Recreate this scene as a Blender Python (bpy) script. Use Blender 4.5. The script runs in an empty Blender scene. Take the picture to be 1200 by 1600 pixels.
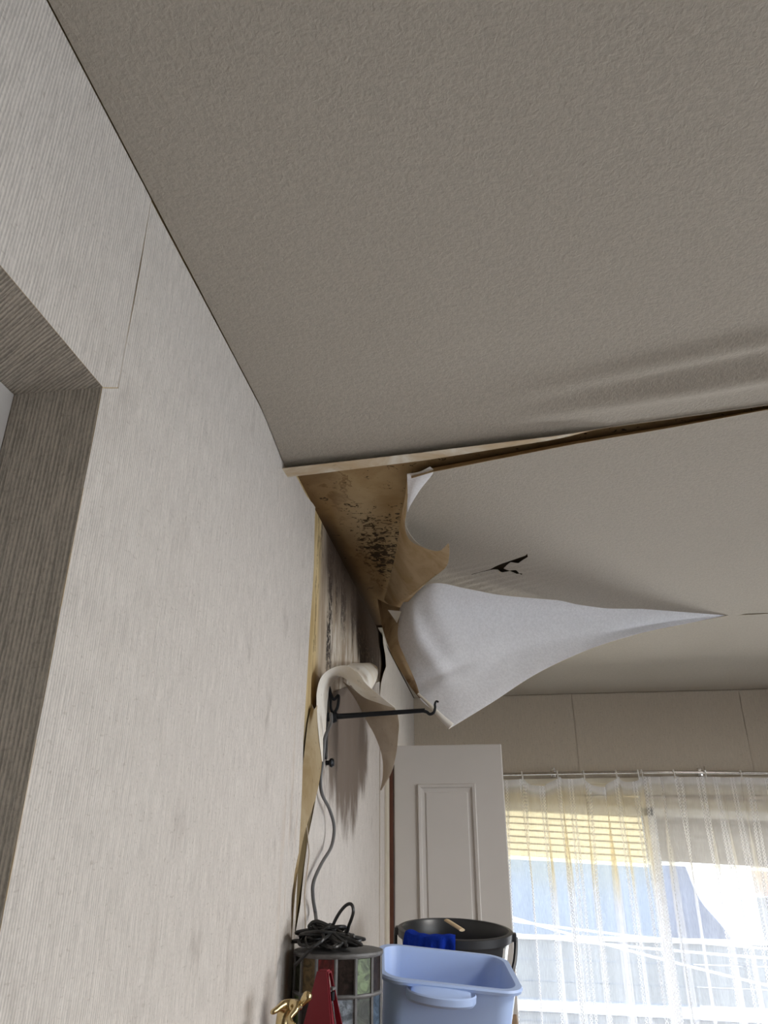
import bpy, bmesh, math, random
from mathutils import Vector, Matrix, noise

random.seed(7)
scene = bpy.context.scene
COL = scene.collection

# ------------------------------------------------------------------ camera, world, light, exposure
cam_data = bpy.data.cameras.new('camera')
cam = bpy.data.objects.new('camera', cam_data)
COL.objects.link(cam)
cam_data.sensor_fit = 'VERTICAL'
cam_data.sensor_height = 24.0
cam_data.lens = 24.0 * 1165.0 / 1600.0
cam_data.clip_start = 0.02
cam.location = (0.4345, 0.0, 1.6)
cam.rotation_euler = (math.radians(90 + 24.7065), 0, math.radians(7.7708))
scene.camera = cam

world = bpy.data.worlds.new('daylight_sky')
scene.world = world
world.use_nodes = True
bg = world.node_tree.nodes['Background']
bg.inputs['Color'].default_value = (0.86, 0.93, 1.0, 1)
bg.inputs['Strength'].default_value = 3.8

def area_light(name, loc, rot, sx, sy, power, color):
    d = bpy.data.lights.new(name, 'AREA')
    d.shape = 'RECTANGLE'; d.size = sx; d.size_y = sy
    d.energy = power; d.color = color
    o = bpy.data.objects.new(name, d); COL.objects.link(o)
    o.location = loc; o.rotation_euler = rot
    return o
# daylight through the wide window in the right wall
L = area_light('daylight_right_window', (3.52, 0.75, 1.35), (0, math.radians(54), 0), 1.3, 2.2, 16, (1.0, 0.975, 0.945))
L.data.spread = math.radians(125)

# added unseen lamp outside the back window, brightening the far ceiling
area_light('added_ceiling_fill', (1.7, 6.5, -0.1), (math.radians(-118), 0, 0), 3.0, 1.4, 270, (1.0, 0.97, 0.90))
# the round ceiling lamp in the middle of the room, out of the frame to the right
L = area_light('ceiling_lamp', (2.15, 1.75, 2.36), (0, 0, 0), 0.55, 0.55, 34, (1.0, 0.96, 0.915))
L.data.shape = 'DISK'
scene.view_settings.view_transform = 'Standard'
scene.view_settings.look = 'None'
scene.view_settings.gamma = 1.0
scene.view_settings.exposure = 0.44
scene.view_settings.use_curve_mapping = False
scene.cycles.use_denoising = True
scene.cycles.max_bounces = 10
scene.cycles.diffuse_bounces = 6
scene.cycles.transparent_max_bounces = 24

# ------------------------------------------------------------------ material helpers
class NT:
    """small wrapper that writes node maths as calls"""
    def __init__(self, name):
        self.m = bpy.data.materials.new(name); self.m.use_nodes = True
        self.t = self.m.node_tree; self.b = self.t.nodes['Principled BSDF']
        self.out = self.t.nodes['Material Output']
        self._c = None
    def n(self, kind, **kw):
        nd = self.t.nodes.new(kind)
        for k, v in kw.items(): setattr(nd, k, v)
        return nd
    def put(self, sock, v):
        if hasattr(v, 'links') or isinstance(v, bpy.types.NodeSocket): self.t.links.new(v, sock)
        elif isinstance(v, (tuple, list)) and len(v) == 3 and sock.type == 'RGBA': sock.default_value = (*v, 1)
        else: sock.default_value = v
    def coord(self, which='Object'):
        return self.n('ShaderNodeTexCoord').outputs[which]
    def xyz(self, which='Object'):
        s = self.n('ShaderNodeSeparateXYZ'); self.put(s.inputs[0], self.coord(which))
        return s.outputs[0], s.outputs[1], s.outputs[2]
    def vec(self, a, b, c):
        s = self.n('ShaderNodeCombineXYZ')
        for i, v in enumerate((a, b, c)): self.put(s.inputs[i], v)
        return s.outputs[0]
    def f(self, op, a, b=None, c=None, clamp=False):
        s = self.n('ShaderNodeMath', operation=op, use_clamp=clamp); self.put(s.inputs[0], a)
        if b is not None: self.put(s.inputs[1], b)
        if c is not None: self.put(s.inputs[2], c)
        return s.outputs[0]
    def noise(self, vec, scale, detail=3, rough=0.5, dist=0.0):
        s = self.n('ShaderNodeTexNoise'); self.put(s.inputs['Vector'], vec)
        s.inputs['Scale'].default_value = scale; s.inputs['Detail'].default_value = detail
        s.inputs['Roughness'].default_value = rough; s.inputs['Distortion'].default_value = dist
        return s.outputs[0]
    def ramp(self, v, stops, interp='LINEAR'):
        s = self.n('ShaderNodeValToRGB'); self.put(s.inputs[0], v); cr = s.color_ramp; cr.interpolation = interp
        while len(cr.elements) < len(stops): cr.elements.new(0.5)
        for e, (p, c) in zip(cr.elements, stops):
            e.position = p; e.color = (*c, 1) if isinstance(c, tuple) else (c, c, c, 1)
        return s.outputs[0]
    def rng(self, v, a, b, lo=0.0, hi=1.0):
        s = self.n('ShaderNodeMapRange', interpolation_type='SMOOTHSTEP'); self.put(s.inputs[0], v)
        s.inputs[1].default_value = a; s.inputs[2].default_value = b; s.inputs[3].default_value = lo; s.inputs[4].default_value = hi
        return s.outputs[0]
    def mix(self, fac, a, b, mode='MIX'):
        s = self.n('ShaderNodeMix', data_type='RGBA', blend_type=mode)
        self.put(s.inputs[0], fac); self.put(s.inputs[6], a); self.put(s.inputs[7], b)
        return s.outputs[2]
    def bump(self, h, strength=0.5, dist=0.002):
        s = self.n('ShaderNodeBump'); s.inputs['Strength'].default_value = strength; s.inputs['Distance'].default_value = dist
        self.put(s.inputs['Height'], h); self.t.links.new(s.outputs[0], self.b.inputs['Normal'])
    def col(self, v): self.put(self.b.inputs['Base Color'], v)
    def set(self, rough=0.8, metal=0.0, spec=0.3):
        self.b.inputs['Roughness'].default_value = rough; self.b.inputs['Metallic'].default_value = metal
        self.b.inputs['Specular IOR Level'].default_value = spec
        return self.m
    def ell(self, u, v, cu, cv, ru, rv):
        """1 at the centre of an ellipse, 0 at its edge"""
        a = self.f('DIVIDE', self.f('SUBTRACT', u, cu), ru); b = self.f('DIVIDE', self.f('SUBTRACT', v, cv), rv)
        d = self.f('SQRT', self.f('ADD', self.f('MULTIPLY', a, a), self.f('MULTIPLY', b, b)))
        return self.f('SUBTRACT', 1.0, d, clamp=True)

def plain(name, color, rough=0.6, metal=0.0, spec=0.4, vary=0.08, scale=30, bump=0.0):
    k = NT(name); c = k.coord()
    nz = k.noise(c, scale, 3)
    lo = tuple(x * (1 - vary) for x in color); hi = tuple(min(1, x * (1 + vary)) for x in color)
    k.col(k.mix(nz, lo, hi))
    if bump: k.bump(nz, bump, 0.002)
    return k.set(rough, metal, spec)

def ribbed(name, axis, run, base=(0.69, 0.645, 0.60), depth=0.62, pitch=0.0048, drips_and_shade=False, skew=0.0):
    """woven rib wallpaper: ribs repeat along axis, run along run"""
    k = NT(name); p = k.xyz(); a, r = p[axis], p[run]
    o = p[3 - axis - run]
    if skew: a = k.f('ADD', a, k.f('MULTIPLY', r, skew))
    v = k.vec(k.f('MULTIPLY', a, 170.0), k.f('MULTIPLY', r, 13.0), k.f('MULTIPLY', o, 20.0))
    slub = k.noise(v, 1.6, 4, 0.65)
    fine = k.noise(k.vec(k.f('MULTIPLY', a, 420.0), k.f('MULTIPLY', r, 170.0), o), 1.0, 3, 0.6)
    wide = k.noise(k.vec(k.f('MULTIPLY', a, 26.0), k.f('MULTIPLY', r, 2.0), o), 1.0, 3, 0.6)
    ph = k.f('ADD', k.f('MULTIPLY', a, 2 * math.pi / pitch), k.f('MULTIPLY', slub, 7.0))
    rib = k.f('MULTIPLY_ADD', k.f('SINE', ph), 0.5, 0.5)
    h = k.f('ADD', k.f('MULTIPLY', rib, 0.30), k.f('ADD', k.f('MULTIPLY', slub, 0.95), k.f('MULTIPLY', fine, 0.55)))
    tone = k.rng(h, 0.55, 1.25, 0.0, 1.0)
    c = k.mix(tone, tuple(x * (1 - 0.50 * depth) for x in base), tuple(min(1, x * 1.07) for x in base))
    c = k.mix(k.rng(wide, 0.35, 0.7, 0, 0.06), c, (0.40, 0.35, 0.30))
    # scattered scuffs and little dark flecks
    fl = k.noise(k.vec(k.f('MULTIPLY', a, 110.0), k.f('MULTIPLY', r, 75.0), k.f('MULTIPLY', o, 60.0)), 1.0, 3, 0.6)
    c = k.mix(k.rng(fl, 0.655, 0.72, 0.0, 0.38), c, (0.24, 0.20, 0.16))
    fl2 = k.noise(k.vec(k.f('MULTIPLY', a, 70.0), k.f('MULTIPLY', r, 190.0), k.f('MULTIPLY', o, 60.0)), 1.0, 3, 0.55)
    c = k.mix(k.rng(fl2, 0.62, 0.70, 0.0, 0.30), c, (0.28, 0.24, 0.20))
    if drips_and_shade:
        d = k.noise(k.vec(k.f('MULTIPLY', a, 34.0), k.f('MULTIPLY', r, 2.2), 0.0), 1.0, 4, 0.65)
        near = k.f('MULTIPLY', k.f('MULTIPLY', k.rng(a, 1.60, 1.68), k.rng(a, 1.80, 1.72)), k.rng(r, 2.05, 1.75))
        c = k.mix(k.f('MULTIPLY', near, k.rng(d, 0.50, 0.62, 0.0, 0.45)), c, (0.47, 0.35, 0.24))
        # grey-brown damp run below the torn edge, with the fold's cast shade painted in
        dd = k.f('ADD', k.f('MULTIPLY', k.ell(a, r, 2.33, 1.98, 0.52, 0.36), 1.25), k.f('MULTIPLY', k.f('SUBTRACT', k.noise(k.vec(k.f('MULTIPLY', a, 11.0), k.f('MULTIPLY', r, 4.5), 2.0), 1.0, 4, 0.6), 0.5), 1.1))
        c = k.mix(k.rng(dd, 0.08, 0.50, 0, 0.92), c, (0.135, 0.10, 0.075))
    k.col(c)
    k.bump(h, depth, 0.0016)
    return k.set(0.85, 0, 0.2)

def embossed(name, base, strength=0.48):
    """pebbled vinyl ceiling paper"""
    k = NT(name); c = k.coord()
    n1 = k.noise(c, 125, 3, 0.55, 0.5); n2 = k.noise(c, 260, 2, 0.5, 0.3); big = k.noise(c, 1.7, 3)
    h = k.f('ADD', n1, k.f('MULTIPLY', n2, 0.45))
    cc = k.mix(k.rng(h, 0.45, 1.0), tuple(x * 0.90 for x in base), tuple(min(1, x * 1.05) for x in base))
    cc = k.mix(k.rng(big, 0.35, 0.7, 0, 0.25), cc, tuple(x * 0.88 for x in base))
    k.col(cc); k.bump(h, strength, 0.0032)
    return k.set(0.75, 0, 0.25)

def paper_back(name, base, dark, white=None):
    k = NT(name); c = k.coord()
    n1 = k.noise(c, 9, 5, 0.6, 0.6); n2 = k.noise(c, 55, 4, 0.6)
    cc = k.mix(k.rng(n1, 0.35, 0.68), base, dark)
    cc = k.mix(k.rng(n2, 0.60, 0.74, 0, 0.45), cc, tuple(x * 0.55 for x in dark))
    if white: cc = k.mix(k.rng(n1, 0.52, 0.30, 0, 0.8), cc, white)
    k.col(cc); k.bump(n2, 0.2, 0.001)
    return k.set(0.85, 0, 0.15)

M = {}
M['rib_wall'] = ribbed('woven_rib_wallpaper', 1, 2, drips_and_shade=True)
M['rib_jamb'] = ribbed('woven_rib_wallpaper_jamb_shaded', 0, 2, base=(0.60, 0.54, 0.46), depth=1.0)  # same wallpaper, recess shade put into its darker base colour
M['rib_soffit'] = ribbed('woven_rib_wallpaper_soffit_shaded', 1, 0, base=(0.60, 0.54, 0.46), depth=1.0, skew=0.62)  # soffit paper likewise darkened by painted shade
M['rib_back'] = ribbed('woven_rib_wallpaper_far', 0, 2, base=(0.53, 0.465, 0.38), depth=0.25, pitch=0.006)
M['ceil_paper'] = embossed('pebbled_ceiling_paper', (0.49, 0.45, 0.39))
M['flap_paper'] = embossed('pebbled_ceiling_paper_lit', (0.85, 0.85, 0.88), 0.22)  # same ceiling paper; the light on it is put into the base colour
M['back_tan'] = paper_back('paper_backing_tan', (0.68, 0.55, 0.37), (0.53, 0.39, 0.22))
M['back_pale'] = paper_back('paper_backing_pale', (0.66, 0.59, 0.47), (0.55, 0.42, 0.27), (0.78, 0.75, 0.69))
M['back_olive'] = paper_back('paper_backing_olive', (0.40, 0.32, 0.20), (0.29, 0.21, 0.11))
M['back_stained'] = paper_back('paper_backing_stained', (0.40, 0.29, 0.17), (0.13, 0.07, 0.035))
M['back_grey'] = paper_back('paper_backing_greyish', (0.62, 0.54, 0.44), (0.50, 0.41, 0.31))
M['front_pale'] = paper_back('paper_front_pale', (0.80, 0.77, 0.71), (0.72, 0.65, 0.54))
M['white_paint'] = plain('white_gloss_paint', (0.60, 0.575, 0.55), 0.4, 0, 0.4, 0.03, 8)
M['dark_wood'] = plain('dark_brown_wood', (0.10, 0.035, 0.02), 0.5)
M['wood'] = plain('oak_veneer', (0.32, 0.20, 0.11), 0.5, 0, 0.3, 0.2, 12)
M['iron'] = plain('black_wrought_iron', (0.018, 0.02, 0.024), 0.45, 0.6, 0.5, 0.3, 60, 0.2)
M['cord_grey'] = plain('grey_rubber_cord', (0.13, 0.13, 0.13), 0.5)
M['cord_black'] = plain('black_rubber_cord', (0.018, 0.018, 0.018), 0.38, 0, 0.5)
M['lead'] = plain('dull_lead_came', (0.17, 0.17, 0.17), 0.6, 0.4, 0.4, 0.3, 90, 0.3)
M['brass'] = plain('polished_brass', (0.58, 0.46, 0.25), 0.25, 1.0, 0.5, 0.15, 60)
M['metro_red'] = plain('dark_red_plastic', (0.19, 0.012, 0.022), 0.5, 0, 0.35)
M['tub_blue'] = plain('pale_blue_plastic', (0.43, 0.56, 0.86), 0.42, 0, 0.4, 0.03, 6)
M['bucket'] = plain('charcoal_plastic', (0.028, 0.030, 0.034), 0.33, 0, 0.5)
M['cloth_blue'] = plain('royal_blue_microfibre', (0.008, 0.035, 0.36), 0.95, 0, 0.1, 0.25, 220, 0.6)
M['chrome'] = plain('chromed_steel', (0.62, 0.60, 0.57), 0.2, 1.0, 0.5, 0.05, 40)
M['white_plastic'] = plain('white_plastic', (0.78, 0.76, 0.72), 0.4)
M['cream_trim'] = plain('cream_window_trim', (0.62, 0.57, 0.47), 0.6)
M['alu'] = plain('grey_aluminium', (0.72, 0.71, 0.69), 0.4, 0.1, 0.4)
M['floor'] = plain('brown_floorboards', (0.10, 0.07, 0.045), 0.5, 0, 0.3, 0.2, 6)
M['unseen_wall'] = plain('dark_unseen_wall', (0.16, 0.12, 0.085), 0.6, 0, 0.3, 0.2, 4)  # dark finish picked for the unseen walls to keep bounce off the ceiling
M['beech'] = plain('pale_beech_wood', (0.70, 0.55, 0.36), 0.6)

def board_ceiling():
    k = NT('stained_ceiling_board'); x, y, z = k.xyz(); c = k.coord()
    n1 = k.noise(c, 7.5, 5, 0.6, 0.5); n2 = k.noise(c, 42, 5, 0.65, 1.2); n3 = k.noise(c, 120, 3)
    col = k.mix(k.rng(n1, 0.3, 0.7), (0.42, 0.31, 0.17), (0.31, 0.205, 0.10))
    # tide mark along the wall
    edge = k.f('ADD', x, k.f('MULTIPLY', k.f('SUBTRACT', n1, 0.5), 0.28))
    col = k.mix(k.rng(edge, 0.13, 0.02, 0, 0.75), col, (0.17, 0.095, 0.040))
    ring = k.f('ABSOLUTE', k.f('SUBTRACT', edge, 0.095))
    col = k.mix(k.rng(ring, 0.010, 0.001, 0, 0.55), col, (0.13, 0.07, 0.03))
    pale = k.ell(x, y, 0.12, 1.95, 0.09, 0.30)
    col = k.mix(k.f('MULTIPLY', pale, 0.9, clamp=True), col, (0.50, 0.40, 0.26))
    # black mould spots
    m = k.f('ADD', k.f('MULTIPLY', k.ell(x, y, 0.135, 2.14, 0.085, 0.42), 0.22), n2)
    m2 = k.f('ADD', k.f('MULTIPLY', k.ell(x, y, 0.20, 1.98, 0.05, 0.30), 0.17), n2)
    spots = k.f('MAXIMUM', k.rng(m, 0.60, 0.68), k.rng(m2, 0.64, 0.70))
    col = k.mix(k.f('MULTIPLY', spots, 0.92), col, (0.030, 0.022, 0.016))
    rip_shade = k.ell(x, y, 0.50, 2.38, 0.32, 0.30)  # board behind the rip painted dark in place of the gap's shade
    col = k.mix(k.rng(rip_shade, 0.0, 0.5, 0, 0.93), col, (0.020, 0.015, 0.011))
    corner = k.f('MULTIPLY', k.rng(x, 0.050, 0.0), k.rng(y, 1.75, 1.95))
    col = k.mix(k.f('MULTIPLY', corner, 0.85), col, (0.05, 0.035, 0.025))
    k.col(col); k.bump(n3, 0.15, 0.001)
    return k.set(0.9, 0, 0.1)
M['board_ceil'] = board_ceiling()

def board_wall():
    k = NT('mouldy_wall_board'); x, y, z = k.xyz(); c = k.coord()
    st = k.noise(k.vec(0.0, k.f('MULTIPLY', y, 16.0), k.f('MULTIPLY', z, 3.0)), 1.0, 5, 0.65, 0.5)
    st2 = k.noise(k.vec(3.0, k.f('MULTIPLY', y, 34.0), k.f('MULTIPLY', z, 9.0)), 1.0, 4, 0.65, 0.4)
    sp = k.noise(c, 60, 4, 0.6, 0.8)
    col = k.mix(k.rng(st, 0.32, 0.68), (0.56, 0.49, 0.40), (0.35, 0.27, 0.19))
    white = k.f('MULTIPLY', k.rng(st2, 0.46, 0.60), k.f('MULTIPLY', k.rng(y, 1.95, 2.15), k.rng(z, 2.30, 2.16)))
    col = k.mix(k.f('MULTIPLY', white, 0.75), col, (0.74, 0.70, 0.63))
    # bare yellow strip beside the seam
    ys = k.f('ADD', y, k.f('MULTIPLY', k.f('SUBTRACT', st, 0.5), 0.08))
    strip = k.rng(ys, 1.93, 1.87)
    yel = k.mix(k.rng(k.noise(k.vec(1.0, k.f('MULTIPLY', y, 20.0), k.f('MULTIPLY', z, 5.0)), 1.0, 4), 0.35, 0.65), (0.66, 0.52, 0.29), (0.45, 0.33, 0.16))
    yel = k.mix(k.rng(z, 1.98, 1.80, 0, 0.9), yel, (0.085, 0.062, 0.030))
    col = k.mix(strip, col, yel)
    # black vertical mould runs
    wob = k.f('MULTIPLY', k.f('SUBTRACT', st2, 0.5), 0.14)
    for cy, wd, z0, amt in ((2.04, 0.055, 2.00, 0.97), (2.13, 0.03, 2.20, 0.8), (2.24, 0.08, 2.18, 0.85), (2.42, 0.08, 2.24, 0.8), (1.90, 0.02, 2.30, 0.6), (1.86, 0.015, 1.98, 0.5)):
        b = k.rng(k.f('ABSOLUTE', k.f('SUBTRACT', k.f('ADD', y, wob), cy)), wd, wd * 0.25)
        b = k.f('MULTIPLY', b, k.rng(z, z0, z0 + 0.12)); b = k.f('MULTIPLY', b, k.rng(sp, 0.36, 0.52))
        col = k.mix(k.f('MULTIPLY', b, amt), col, (0.035, 0.028, 0.026))
    big = k.f('ADD', k.f('MULTIPLY', k.ell(y, z, 2.74, 2.36, 0.46, 0.24), 0.95), k.f('MULTIPLY', k.f('SUBTRACT', st, 0.5), 1.1))
    col = k.mix(k.f('MULTIPLY', k.rng(big, 0.18, 0.42, 0, 0.97), k.rng(sp, 0.30, 0.50, 0.62, 1.0)), col, (0.028, 0.022, 0.020))
    # grime against the ceiling
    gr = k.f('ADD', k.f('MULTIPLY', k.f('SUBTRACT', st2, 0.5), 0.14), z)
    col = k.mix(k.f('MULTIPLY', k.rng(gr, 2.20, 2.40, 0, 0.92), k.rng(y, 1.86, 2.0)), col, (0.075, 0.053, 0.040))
    k.col(col); k.bump(sp, 0.2, 0.001)
    return k.set(0.9, 0, 0.1)
M['board_wall'] = board_wall()

def glassy(name, tint=(0.95, 0.97, 1.0), gloss=0.06):
    k = NT(name)
    tr = k.n('ShaderNodeBsdfTransparent'); tr.inputs[0].default_value = (*tint, 1)
    gl = k.n('ShaderNodeBsdfGlossy'); gl.inputs['Roughness'].default_value = 0.05
    mx = k.n('ShaderNodeMixShader'); mx.inputs[0].default_value = gloss
    k.t.links.new(tr.outputs[0], mx.inputs[1]); k.t.links.new(gl.outputs[0], mx.inputs[2])
    k.t.links.new(mx.outputs[0], k.out.inputs[0])
    return k.m
M['glass'] = glassy('clear_window_glass')

def lace(name, yellow):
    """sheer voile with vertical chains of embroidered rings; uv in metres"""
    k = NT(name)
    s = k.n('ShaderNodeSeparateXYZ'); k.put(s.inputs[0], k.coord('UV')); u, v = s.outputs[0], s.outputs[1]
    cell = 0.017
    pu = k.f('SUBTRACT', k.f('MODULO', u, 0.155), 0.055)
    pu2 = k.f('SUBTRACT', k.f('MODULO', u, 0.155), 0.080)
    vv = k.f('SUBTRACT', k.f('MODULO', v, cell), cell / 2)
    def chain(p):
        d = k.f('SQRT', k.f('ADD', k.f('MULTIPLY', p, p), k.f('MULTIPLY', vv, vv)))
        return k.rng(k.f('ABSOLUTE', k.f('SUBTRACT', d, 0.0062)), 0.0036, 0.0018)
    ch = k.f('MAXIMUM', chain(pu), chain(pu2))
    weave = k.noise(k.vec(k.f('MULTIPLY', u, 260.0), k.f('MULTIPLY', v, 22.0), 0.0), 1.0, 2)
    alpha = k.f('ADD', k.f('MULTIPLY', weave, 0.24), 0.23)
    alpha = k.f('ADD', alpha, k.rng(v, 0.045, 0.025, 0, 0.30))          # hem with header tape
    alpha = k.f('MAXIMUM', alpha, k.f('MULTIPLY', ch, 0.92))
    st = k.noise(k.vec(k.f('MULTIPLY', u, 5.0), k.f('MULTIPLY', v, 2.0), 0.0), 1.0, 3)
    yel = k.f('MULTIPLY', k.f('MULTIPLY', k.rng(k.f('ADD', v, k.f('MULTIPLY', st, 0.25)), 0.72, 0.50), k.rng(v, 0.03, 0.08)), yellow)
    col = k.mix(yel, (0.86, 0.86, 0.88), (0.82, 0.73, 0.50))
    tcol = k.mix(yel, (1, 1, 1), (0.98, 0.91, 0.72))
    di = k.n('ShaderNodeBsdfDiffuse'); k.put(di.inputs[0], col)
    tl = k.n('ShaderNodeBsdfTranslucent'); k.put(tl.inputs[0], col)
    m1 = k.n('ShaderNodeMixShader'); m1.inputs[0].default_value = 0.22
    k.t.links.new(di.outputs[0], m1.inputs[1]); k.t.links.new(tl.outputs[0], m1.inputs[2])
    tr = k.n('ShaderNodeBsdfTransparent'); k.put(tr.inputs[0], tcol)
    m2 = k.n('ShaderNodeMixShader'); k.put(m2.inputs[0], alpha)
    k.t.links.new(tr.outputs[0], m2.inputs[1]); k.t.links.new(m1.outputs[0], m2.inputs[2])
    k.t.links.new(m2.outputs[0], k.out.inputs[0])
    return k.m
M['lace_yellow'] = lace('yellowed_lace_voile', 0.62)
M['lace_white'] = lace('white_lace_voile', 0.25)

def pane_mat(name, color, trans=0.35):
    k = NT(name); c = k.coord()
    nz = k.noise(c, 38, 4, 0.6, 1.5)
    k.col(k.mix(k.rng(nz, 0.35, 0.7), tuple(x * 0.35 for x in color), tuple(min(1, x * 1.5) for x in color)))
    k.bump(nz, 0.4, 0.002)
    k.b.inputs['Transmission Weight'].default_value = trans
    return k.set(0.38, 0, 0.22)

# ------------------------------------------------------------------ mesh helpers
def empty(name, loc, label=None, cat=None, group=None):
    o = bpy.data.objects.new(name, None); COL.objects.link(o); o.location = loc
    o.empty_display_size = 0.05
    tag(o, label, cat, group)
    return o
def tag(o, label=None, cat=None, group=None, kind=None):
    if label: o['label'] = label
    if cat: o['category'] = cat
    if group: o['group'] = group
    if kind: o['kind'] = kind
    return o
def link(name, me, parent=None, origin=None):
    """mesh given in world space (or in its parent's space when local)"""
    o = bpy.data.objects.new(name, me); COL.objects.link(o)
    if parent is not None:
        o.parent = parent
    return o
def obj(name, bm, mats, parent=None, smooth=True, local=False, origin=None):
    """link a bmesh as ONE object; vertices are world space unless local"""
    me = bpy.data.meshes.new(name)
    if not local:
        off = Vector((0, 0, 0)); p = parent
        while p is not None: off += p.location; p = p.parent
        if origin is not None and parent is None: off = Vector(origin)
        if off.length: bmesh.ops.translate(bm, verts=bm.verts, vec=-off)
    bm.normal_update()
    bm.to_mesh(me); bm.free()
    for m in (mats if isinstance(mats, (list, tuple)) else [mats]): me.materials.append(m)
    if smooth:
        for f in me.polygons: f.use_smooth = True
        try: me.set_sharp_from_angle(angle=math.radians(38))
        except Exception: pass
    o = bpy.data.objects.new(name, me); COL.objects.link(o)
    if parent is not None: o.parent = parent
    elif origin is not None: o.location = origin
    return o
def box(bm, x0, x1, y0, y1, z0, z1, bev=0.0, mi=0):
    g = bmesh.ops.create_cube(bm, size=1.0)
    for v in g['verts']:
        v.co = Vector((x0 + (v.co.x + .5) * (x1 - x0), y0 + (v.co.y + .5) * (y1 - y0), z0 + (v.co.z + .5) * (z1 - z0)))
    fs = {f for v in g['verts'] for f in v.link_faces}
    for f in fs: f.material_index = mi
    if bev:
        es = list({e for f in fs for e in f.edges})
        bmesh.ops.bevel(bm, geom=es, offset=bev, segments=2, profile=0.5, affect='EDGES')
def boxes(*a, bev=0.0):
    bm = bmesh.new()
    for q in a: box(bm, *q, bev=bev)
    return bm
def catmull(pts, n):
    """n points along a smooth curve through pts"""
    P = [Vector(p) for p in pts]; m = len(P) - 1; out = []
    for i in range(n):
        t = i / (n - 1) * m; k = min(int(t), m - 1); s = t - k
        p0 = P[k - 1] if k > 0 else 2 * P[0] - P[1]; p1 = P[k]; p2 = P[k + 1]; p3 = P[k + 2] if k + 2 <= m else 2 * P[m] - P[m - 1]
        out.append(0.5 * ((2 * p1) + (p2 - p0) * s + (2 * p0 - 5 * p1 + 4 * p2 - p3) * s * s + (3 * p1 - p0 - 3 * p2 + p3) * s ** 3))
    return out
def tube(bm, pts, rad, seg=8, closed=False, flat=1.0):
    """tube along pts; rad a number or a list"""
    P = [Vector(p) for p in pts]; n = len(P); rings = []
    prev = None
    for i in range(n):
        t = (P[(i + 1) % n] - P[i - 1]) if closed else (P[min(i + 1, n - 1)] - P[max(i - 1, 0)])
        t.normalize()
        if prev is None:
            a = Vector((0, 0, 1)) if abs(t.z) < 0.9 else Vector((1, 0, 0)); u = t.cross(a).normalized()
        else:
            u = (prev - t * prev.dot(t)); u = u.normalized() if u.length > 1e-6 else t.orthogonal().normalized()
        prev = u; w = t.cross(u)
        r = rad[i] if isinstance(rad, (list, tuple)) else rad
        rings.append([bm.verts.new(P[i] + (u * math.cos(2 * math.pi * k / seg) + w * flat * math.sin(2 * math.pi * k / seg)) * r) for k in range(seg)])
    for i in range(n if closed else n - 1):
        A, B = rings[i], rings[(i + 1) % n]
        for k in range(seg): bm.faces.new((A[k], A[(k + 1) % seg], B[(k + 1) % seg], B[k]))
    if not closed:
        bm.faces.new(rings[0][::-1]); bm.faces.new(rings[-1])
def lathe(bm, prof, seg=32, center=(0, 0, 0), closed=True):
    """prof: list of (r, z)"""
    c = Vector(center); rings = []
    for r, z in prof:
        rings.append([bm.verts.new(c + Vector((r * math.cos(2 * math.pi * k / seg), r * math.sin(2 * math.pi * k / seg), z))) for k in range(seg)])
    for A, B in zip(rings[:-1], rings[1:]):
        for k in range(seg): bm.faces.new((A[k], A[(k + 1) % seg], B[(k + 1) % seg], B[k]))
    return rings
def sheet(name, rows, front, back, parent=None, th=0.0006, flip=False, extra=None, origin=None):
    """two-sided paper with real thickness from a grid of points; material 0 on the front, 1 on the back and the cut edge"""
    R, C = len(rows), len(rows[0])
    P = [[Vector(p) for p in r] for r in rows]
    bm = bmesh.new(); F, B = [], []
    for i in range(R):
        f, b = [], []
        for j in range(C):
            du = P[i][min(j + 1, C - 1)] - P[i][max(j - 1, 0)]; dv = P[min(i + 1, R - 1)][j] - P[max(i - 1, 0)][j]
            n = du.cross(dv)
            if n.length < 1e-12: n = Vector((0, 0, -1))
            n.normalize()
            if flip: n = -n
            f.append(bm.verts.new(P[i][j])); b.append(bm.verts.new(P[i][j] - n * th))
        F.append(f); B.append(b)
    def quad(a, b, c, d, mi):
        try:
            q = bm.faces.new((a, b, c, d)); q.material_index = mi
        except ValueError: pass
    for i in range(R - 1):
        for j in range(C - 1):
            a = (F[i][j], F[i][j + 1], F[i + 1][j + 1], F[i + 1][j]); b = (B[i][j], B[i + 1][j], B[i + 1][j + 1], B[i][j + 1])
            if flip: a = a[::-1]; b = b[::-1]
            quad(*a, 0); quad(*b, 1)
    for i in range(R - 1):
        for j in (0, C - 1): quad(F[i][j], F[i + 1][j], B[i + 1][j], B[i][j], 1)
    for j in range(C - 1):
        for i in (0, R - 1): quad(F[i][j], F[i][j + 1], B[i][j + 1], B[i][j], 1)
    bmesh.ops.recalc_face_normals(bm, faces=bm.faces)
    return obj(name, bm, [front, back] + (extra or []), parent, origin=origin)
def loft(curves, nu, nv):
    """smooth grid through a list of control curves"""
    cs = [catmull(c, nu) for c in curves]
    cols = [catmull([c[i] for c in cs], nv) for i in range(nu)]
    return [[cols[i][j] for i in range(nu)] for j in range(nv)]
def interp(xs, ys, x):
    if x <= xs[0]: return ys[0]
    for a, b, p, q in zip(xs[:-1], xs[1:], ys[:-1], ys[1:]):
        if x <= b: return p + (q - p) * (x - a) / (b - a)
    return ys[-1]
def smooth(t): t = max(0.0, min(1.0, t)); return t * t * (3 - 2 * t)

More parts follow.
